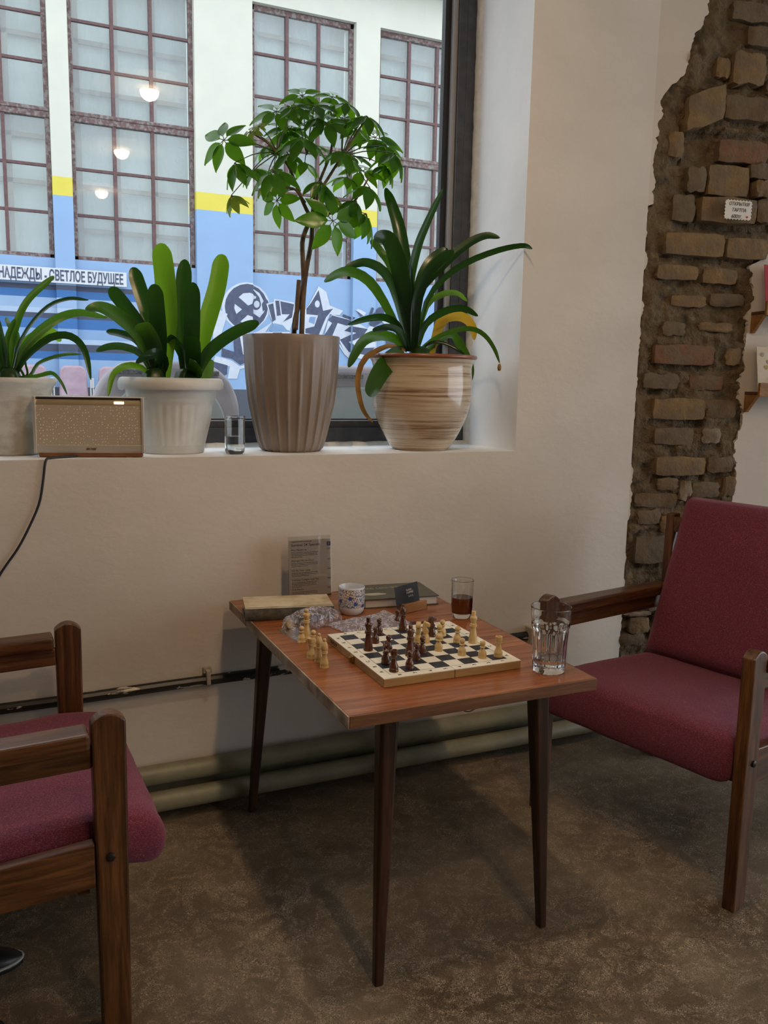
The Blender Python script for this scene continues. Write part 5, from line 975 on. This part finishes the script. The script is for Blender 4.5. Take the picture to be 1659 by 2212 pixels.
m = MB(); m.lathe([(0,.002),(.07,.0),(.090,.001),(.099,.010),(.108,.035),(.123,.10),(.135,.16),(.143,.23),(.148,.29),(.150,.335),(.1515,.354),(.150,.358),(.146,.357),(.143,.345),(.142,.32)], 216, flute=rib3); m.build('pot', M['taupe'], p3, world=False, smooth=True, angle=.9); soil(p3, .143, .335)
p4 = potted('potted_clivia', 'large clivia with drying leaves in a glazed brown striped pot', (1.293,2.562))
def stripe():
    m, nt, b = newmat('brown_striped_glaze')
    f = noi(nt, coords(nt, (3.5,3.5,170)), 1, 5, .65, .3); g = noi(nt, coords(nt, (1.5,1.5,16)), 1, 3)
    a = nd(nt, 'ShaderNodeMath', operation='MULTIPLY_ADD'); nt.links.new(g, a.inputs[0]); a.inputs[1].default_value = .5; nt.links.new(f, a.inputs[2])
    c = ramp(nt, a.outputs[0], [(.50, (.12,.055,.026)), (.62, (.30,.18,.10)), (.74, (.52,.41,.29)), (.92, (.64,.54,.41))])
    nt.links.new(c, b.inputs['Base Color']); b.inputs['Roughness'].default_value = .16; b.inputs['Coat Weight'].default_value = .5; return m
m = MB(); m.lathe([(0,.0),(.088,.0),(.094,.003),(.105,.015),(.128,.055),(.147,.095),(.160,.135),(.1665,.175),(.168,.21),(.166,.245),(.164,.268),(.168,.288),(.176,.300)], 64); m.build('pot', stripe(), p4, world=False, smooth=True, angle=1.2)
m = MB(); m.lathe([(.1755,.2985),(.181,.302),(.182,.307),(.179,.312),(.172,.313),(.165,.308),(.160,.290),(.156,.27)], 64); m.build('pot_rim', pm('terracotta_glaze', (.22,.075,.035), (.27,.10,.05), 12, rough=.25), p4, world=False, smooth=True, angle=1.0); soil(p4, .158, .292)
# strap leaves
LM = [leafmat('dark_leaf', (.007,.022,.012), (.013,.036,.018), (.045,.14,.006), .28, .24), leafmat('mid_leaf', (.018,.048,.012), (.032,.075,.018), (.10,.24,.012), .38, .32),
      leafmat('fresh_leaf', (.045,.10,.012), (.075,.14,.018), (.20,.40,.012), .50, .35), leafmat('yellow_leaf', (.42,.22,.015), (.38,.28,.03), (.75,.42,.02), .5, .45, (.20,.25,.03)), leafmat('dried_leaf', (.30,.13,.025), (.36,.20,.06), (.45,.22,.04), .3, .6, (.16,.07,.02))]
VD = Vector((-.41,-.91,0))
def strap(pts, w, ang, tone, root, seed):
    n = 20; TT = [1-(1-i/(n-1))**1.7 for i in range(n)]; CC = spline(pts, 160); C_ = [CC[min(159, int(t*159+.5))] for t in TT]; v = []; f = []
    a = math.radians(ang)*(1 if seed % 2 else -1)
    for i, p in enumerate(C_):
        t = TT[i]; T = (C_[min(i+1,n-1)]-C_[max(i-1,0)]).normalized()
        s = T.cross(VD).normalized(); wd = (s*math.cos(a) + (VD - T*VD.dot(T)).normalized()*math.sin(a)).normalized(); nr = wd.cross(T).normalized()
        if nr.dot(VD) < 0: nr = -nr
        tip = max(0, (t-.86)/.14); k = ((min(1, .55+.55*min(1, t*2.2))*(1-(.50*t**3 if len(pts) > 4 else .12*t**3))) if seed != 9 or tone == 2 or w < .083 else .30+.75*t) * max(0, 1-tip**2)**.5
        hw = w*.5*max(.03, k)
        for q in (-1, -.5, 0, .5, 1): v.append(p + wd*(hw*q) - nr*(hw*.22*(1-abs(q))) + nr*.0)
    for i in range(n-1):
        for q in range(4): f.append((i*5+q, i*5+q+1, (i+1)*5+q+1, (i+1)*5+q))
    m = MB(); m.add(v, f); return m.build('leaf', LM[tone], root, smooth='all')
for tab, root in ((CLIVIA_LEFT, p1), (CLIVIA_MIDDLE, p2), (CLIVIA_RIGHT, p4)):
    for i, (pts, w, ang, tone) in enumerate(tab): strap(pts, w, ang, tone, root, i)
# leaf bases
for root, cs in ((p1, [(0.0,0,.185)]), (p2, [(-.05,0,.195), (.045,0,.195)]), (p4, [(-.015,-.01,.285)])):
    for c in cs:
        m = MB(); m.lathe([(.040,0),(.036,.02),(.028,.045),(.015,.055),(0,.055)], 16, c, flute=lambda r, z, a: r*(1+.12*math.sin(a*5))); m.build('leaf_base', LM[1], root, world=False, smooth='all')
m = MB(); m.lathe([(.0,0),(.006,.002),(.008,.012),(.005,.022),(0,.024)], 8, (1.514-1.293, 2.435-2.562, 1.320-SILL), flute=lambda r, z, a: r*(1+.4*math.sin(a*2))); m.build('dry_leaf_tip', LM[4], p4, world=False, smooth='all')
# schefflera
M['bark'] = pm('grey_brown_bark', (.075,.048,.028), (.15,.105,.065), 40, stretch=(1,1,.4), rough=.85, bmp=.5, bscale=90)
M['petiole'] = leafmat('green_petiole', (.035,.06,.015), (.05,.08,.02), (.1,.2,.02), .15, .5)
for pts, ra, rb in SCHEFFLERA_STEMS:
    n = 18; P = spline(pts, n); m = MB(); m.tube(P, [ra+(rb-ra)*i/(n-1) for i in range(n)], 8); m.build('stem', M['bark'] if ra > .0043 else M['petiole'], p3, smooth='all')
def leaflet():
    v = []; f = []; n = 8
    for i in range(n+1):
        t = i/n; w = .255*math.sin(math.pi*min(1, t**.80))**.85*(1-.10*t) + .004
        if i == n: w = .008
        z = -.22*t*t+.05*t
        for q in (-1, 0, 1): v.append((t, q*w, z + .05*abs(q)))
    for i in range(n):
        for q in range(2): f.append((i*3+q, (i+1)*3+q, (i+1)*3+q+1, i*3+q+1))
    me = bpy.data.meshes.new('leaflet'); me.from_pydata(v, [], f); me.polygons.foreach_set('use_smooth', [True]*len(f)); return me
LS = [leafmat('schefflera_leaf', (.010,.034,.010), (.020,.058,.014), (.20,.47,.012), .50, .26), leafmat('schefflera_new_leaf', (.10,.16,.02), (.14,.19,.03), (.35,.45,.03), .45, .4)]
lf = [leaflet(), leaflet()]
for a_, b_ in zip(lf, LS): a_.materials.append(b_)
R3i = rootm(p3).inverted(); sr = random.Random(4); pet = MB()
for ci, (c, L, ni, droop) in enumerate(SCHEFFLERA_CLUSTERS):
    c = Vector(c); nd_ = Vector(SCHEFFLERA_NODES[ni])
    mid = (c+nd_)/2 + Vector((0,0,.012)); pet.tube(spline([nd_, mid, c], 6), [.0022,.002,.0018,.0016,.0014,.0013], 5)
    outw = (c-Vector((.846,2.588,1.85))); outw.normalize()
    ax = (VD*.75 + outw*.55 + Vector((sr.uniform(-.35,.35), sr.uniform(-.3,.3), .35+sr.uniform(-.2,.3)))).normalized()
    if droop == 2: ax = (outw*.6 + Vector((0,0,1.0)) + VD*.25).normalized()
    if droop == 1: ax = (VD*.35 + outw*.4 + Vector((0,0,.9))).normalized()
    e1 = ax.orthogonal().normalized(); e2 = ax.cross(e1); n = 7 if L > .05 else 6; ph = sr.uniform(0, 6)
    for k in range(n):
        a = ph + 2*math.pi*k/n + sr.uniform(-.12,.12); d = e1*math.cos(a)+e2*math.sin(a)
        d = (d - ax*(.18+.45*droop*.6+sr.uniform(-.1,.15)) + Vector((0,0,-.12*droop))).normalized()
        zz = (ax - d*ax.dot(d)).normalized(); xx = d; yy = zz.cross(xx)
        s = L*sr.uniform(.90,1.10)*.98
        Mx_ = Matrix((( xx.x*s, yy.x*s, zz.x*s, 0),(xx.y*s, yy.y*s, zz.y*s, 0),(xx.z*s, yy.z*s, zz.z*s, 0),(0,0,0,1)))
        st_ = c + d*(L*.17); pet.tube([c, st_], .0011, 4, cap=False)
        o = bpy.data.objects.new('leaf', lf[1 if L < .055 else 0]); COL.objects.link(o); o.parent = p3
        o.matrix_local = R3i @ Matrix.Translation(st_) @ Mx_
pet.build('leaf_stalk', M['petiole'], p3, smooth='all')
bake_text()
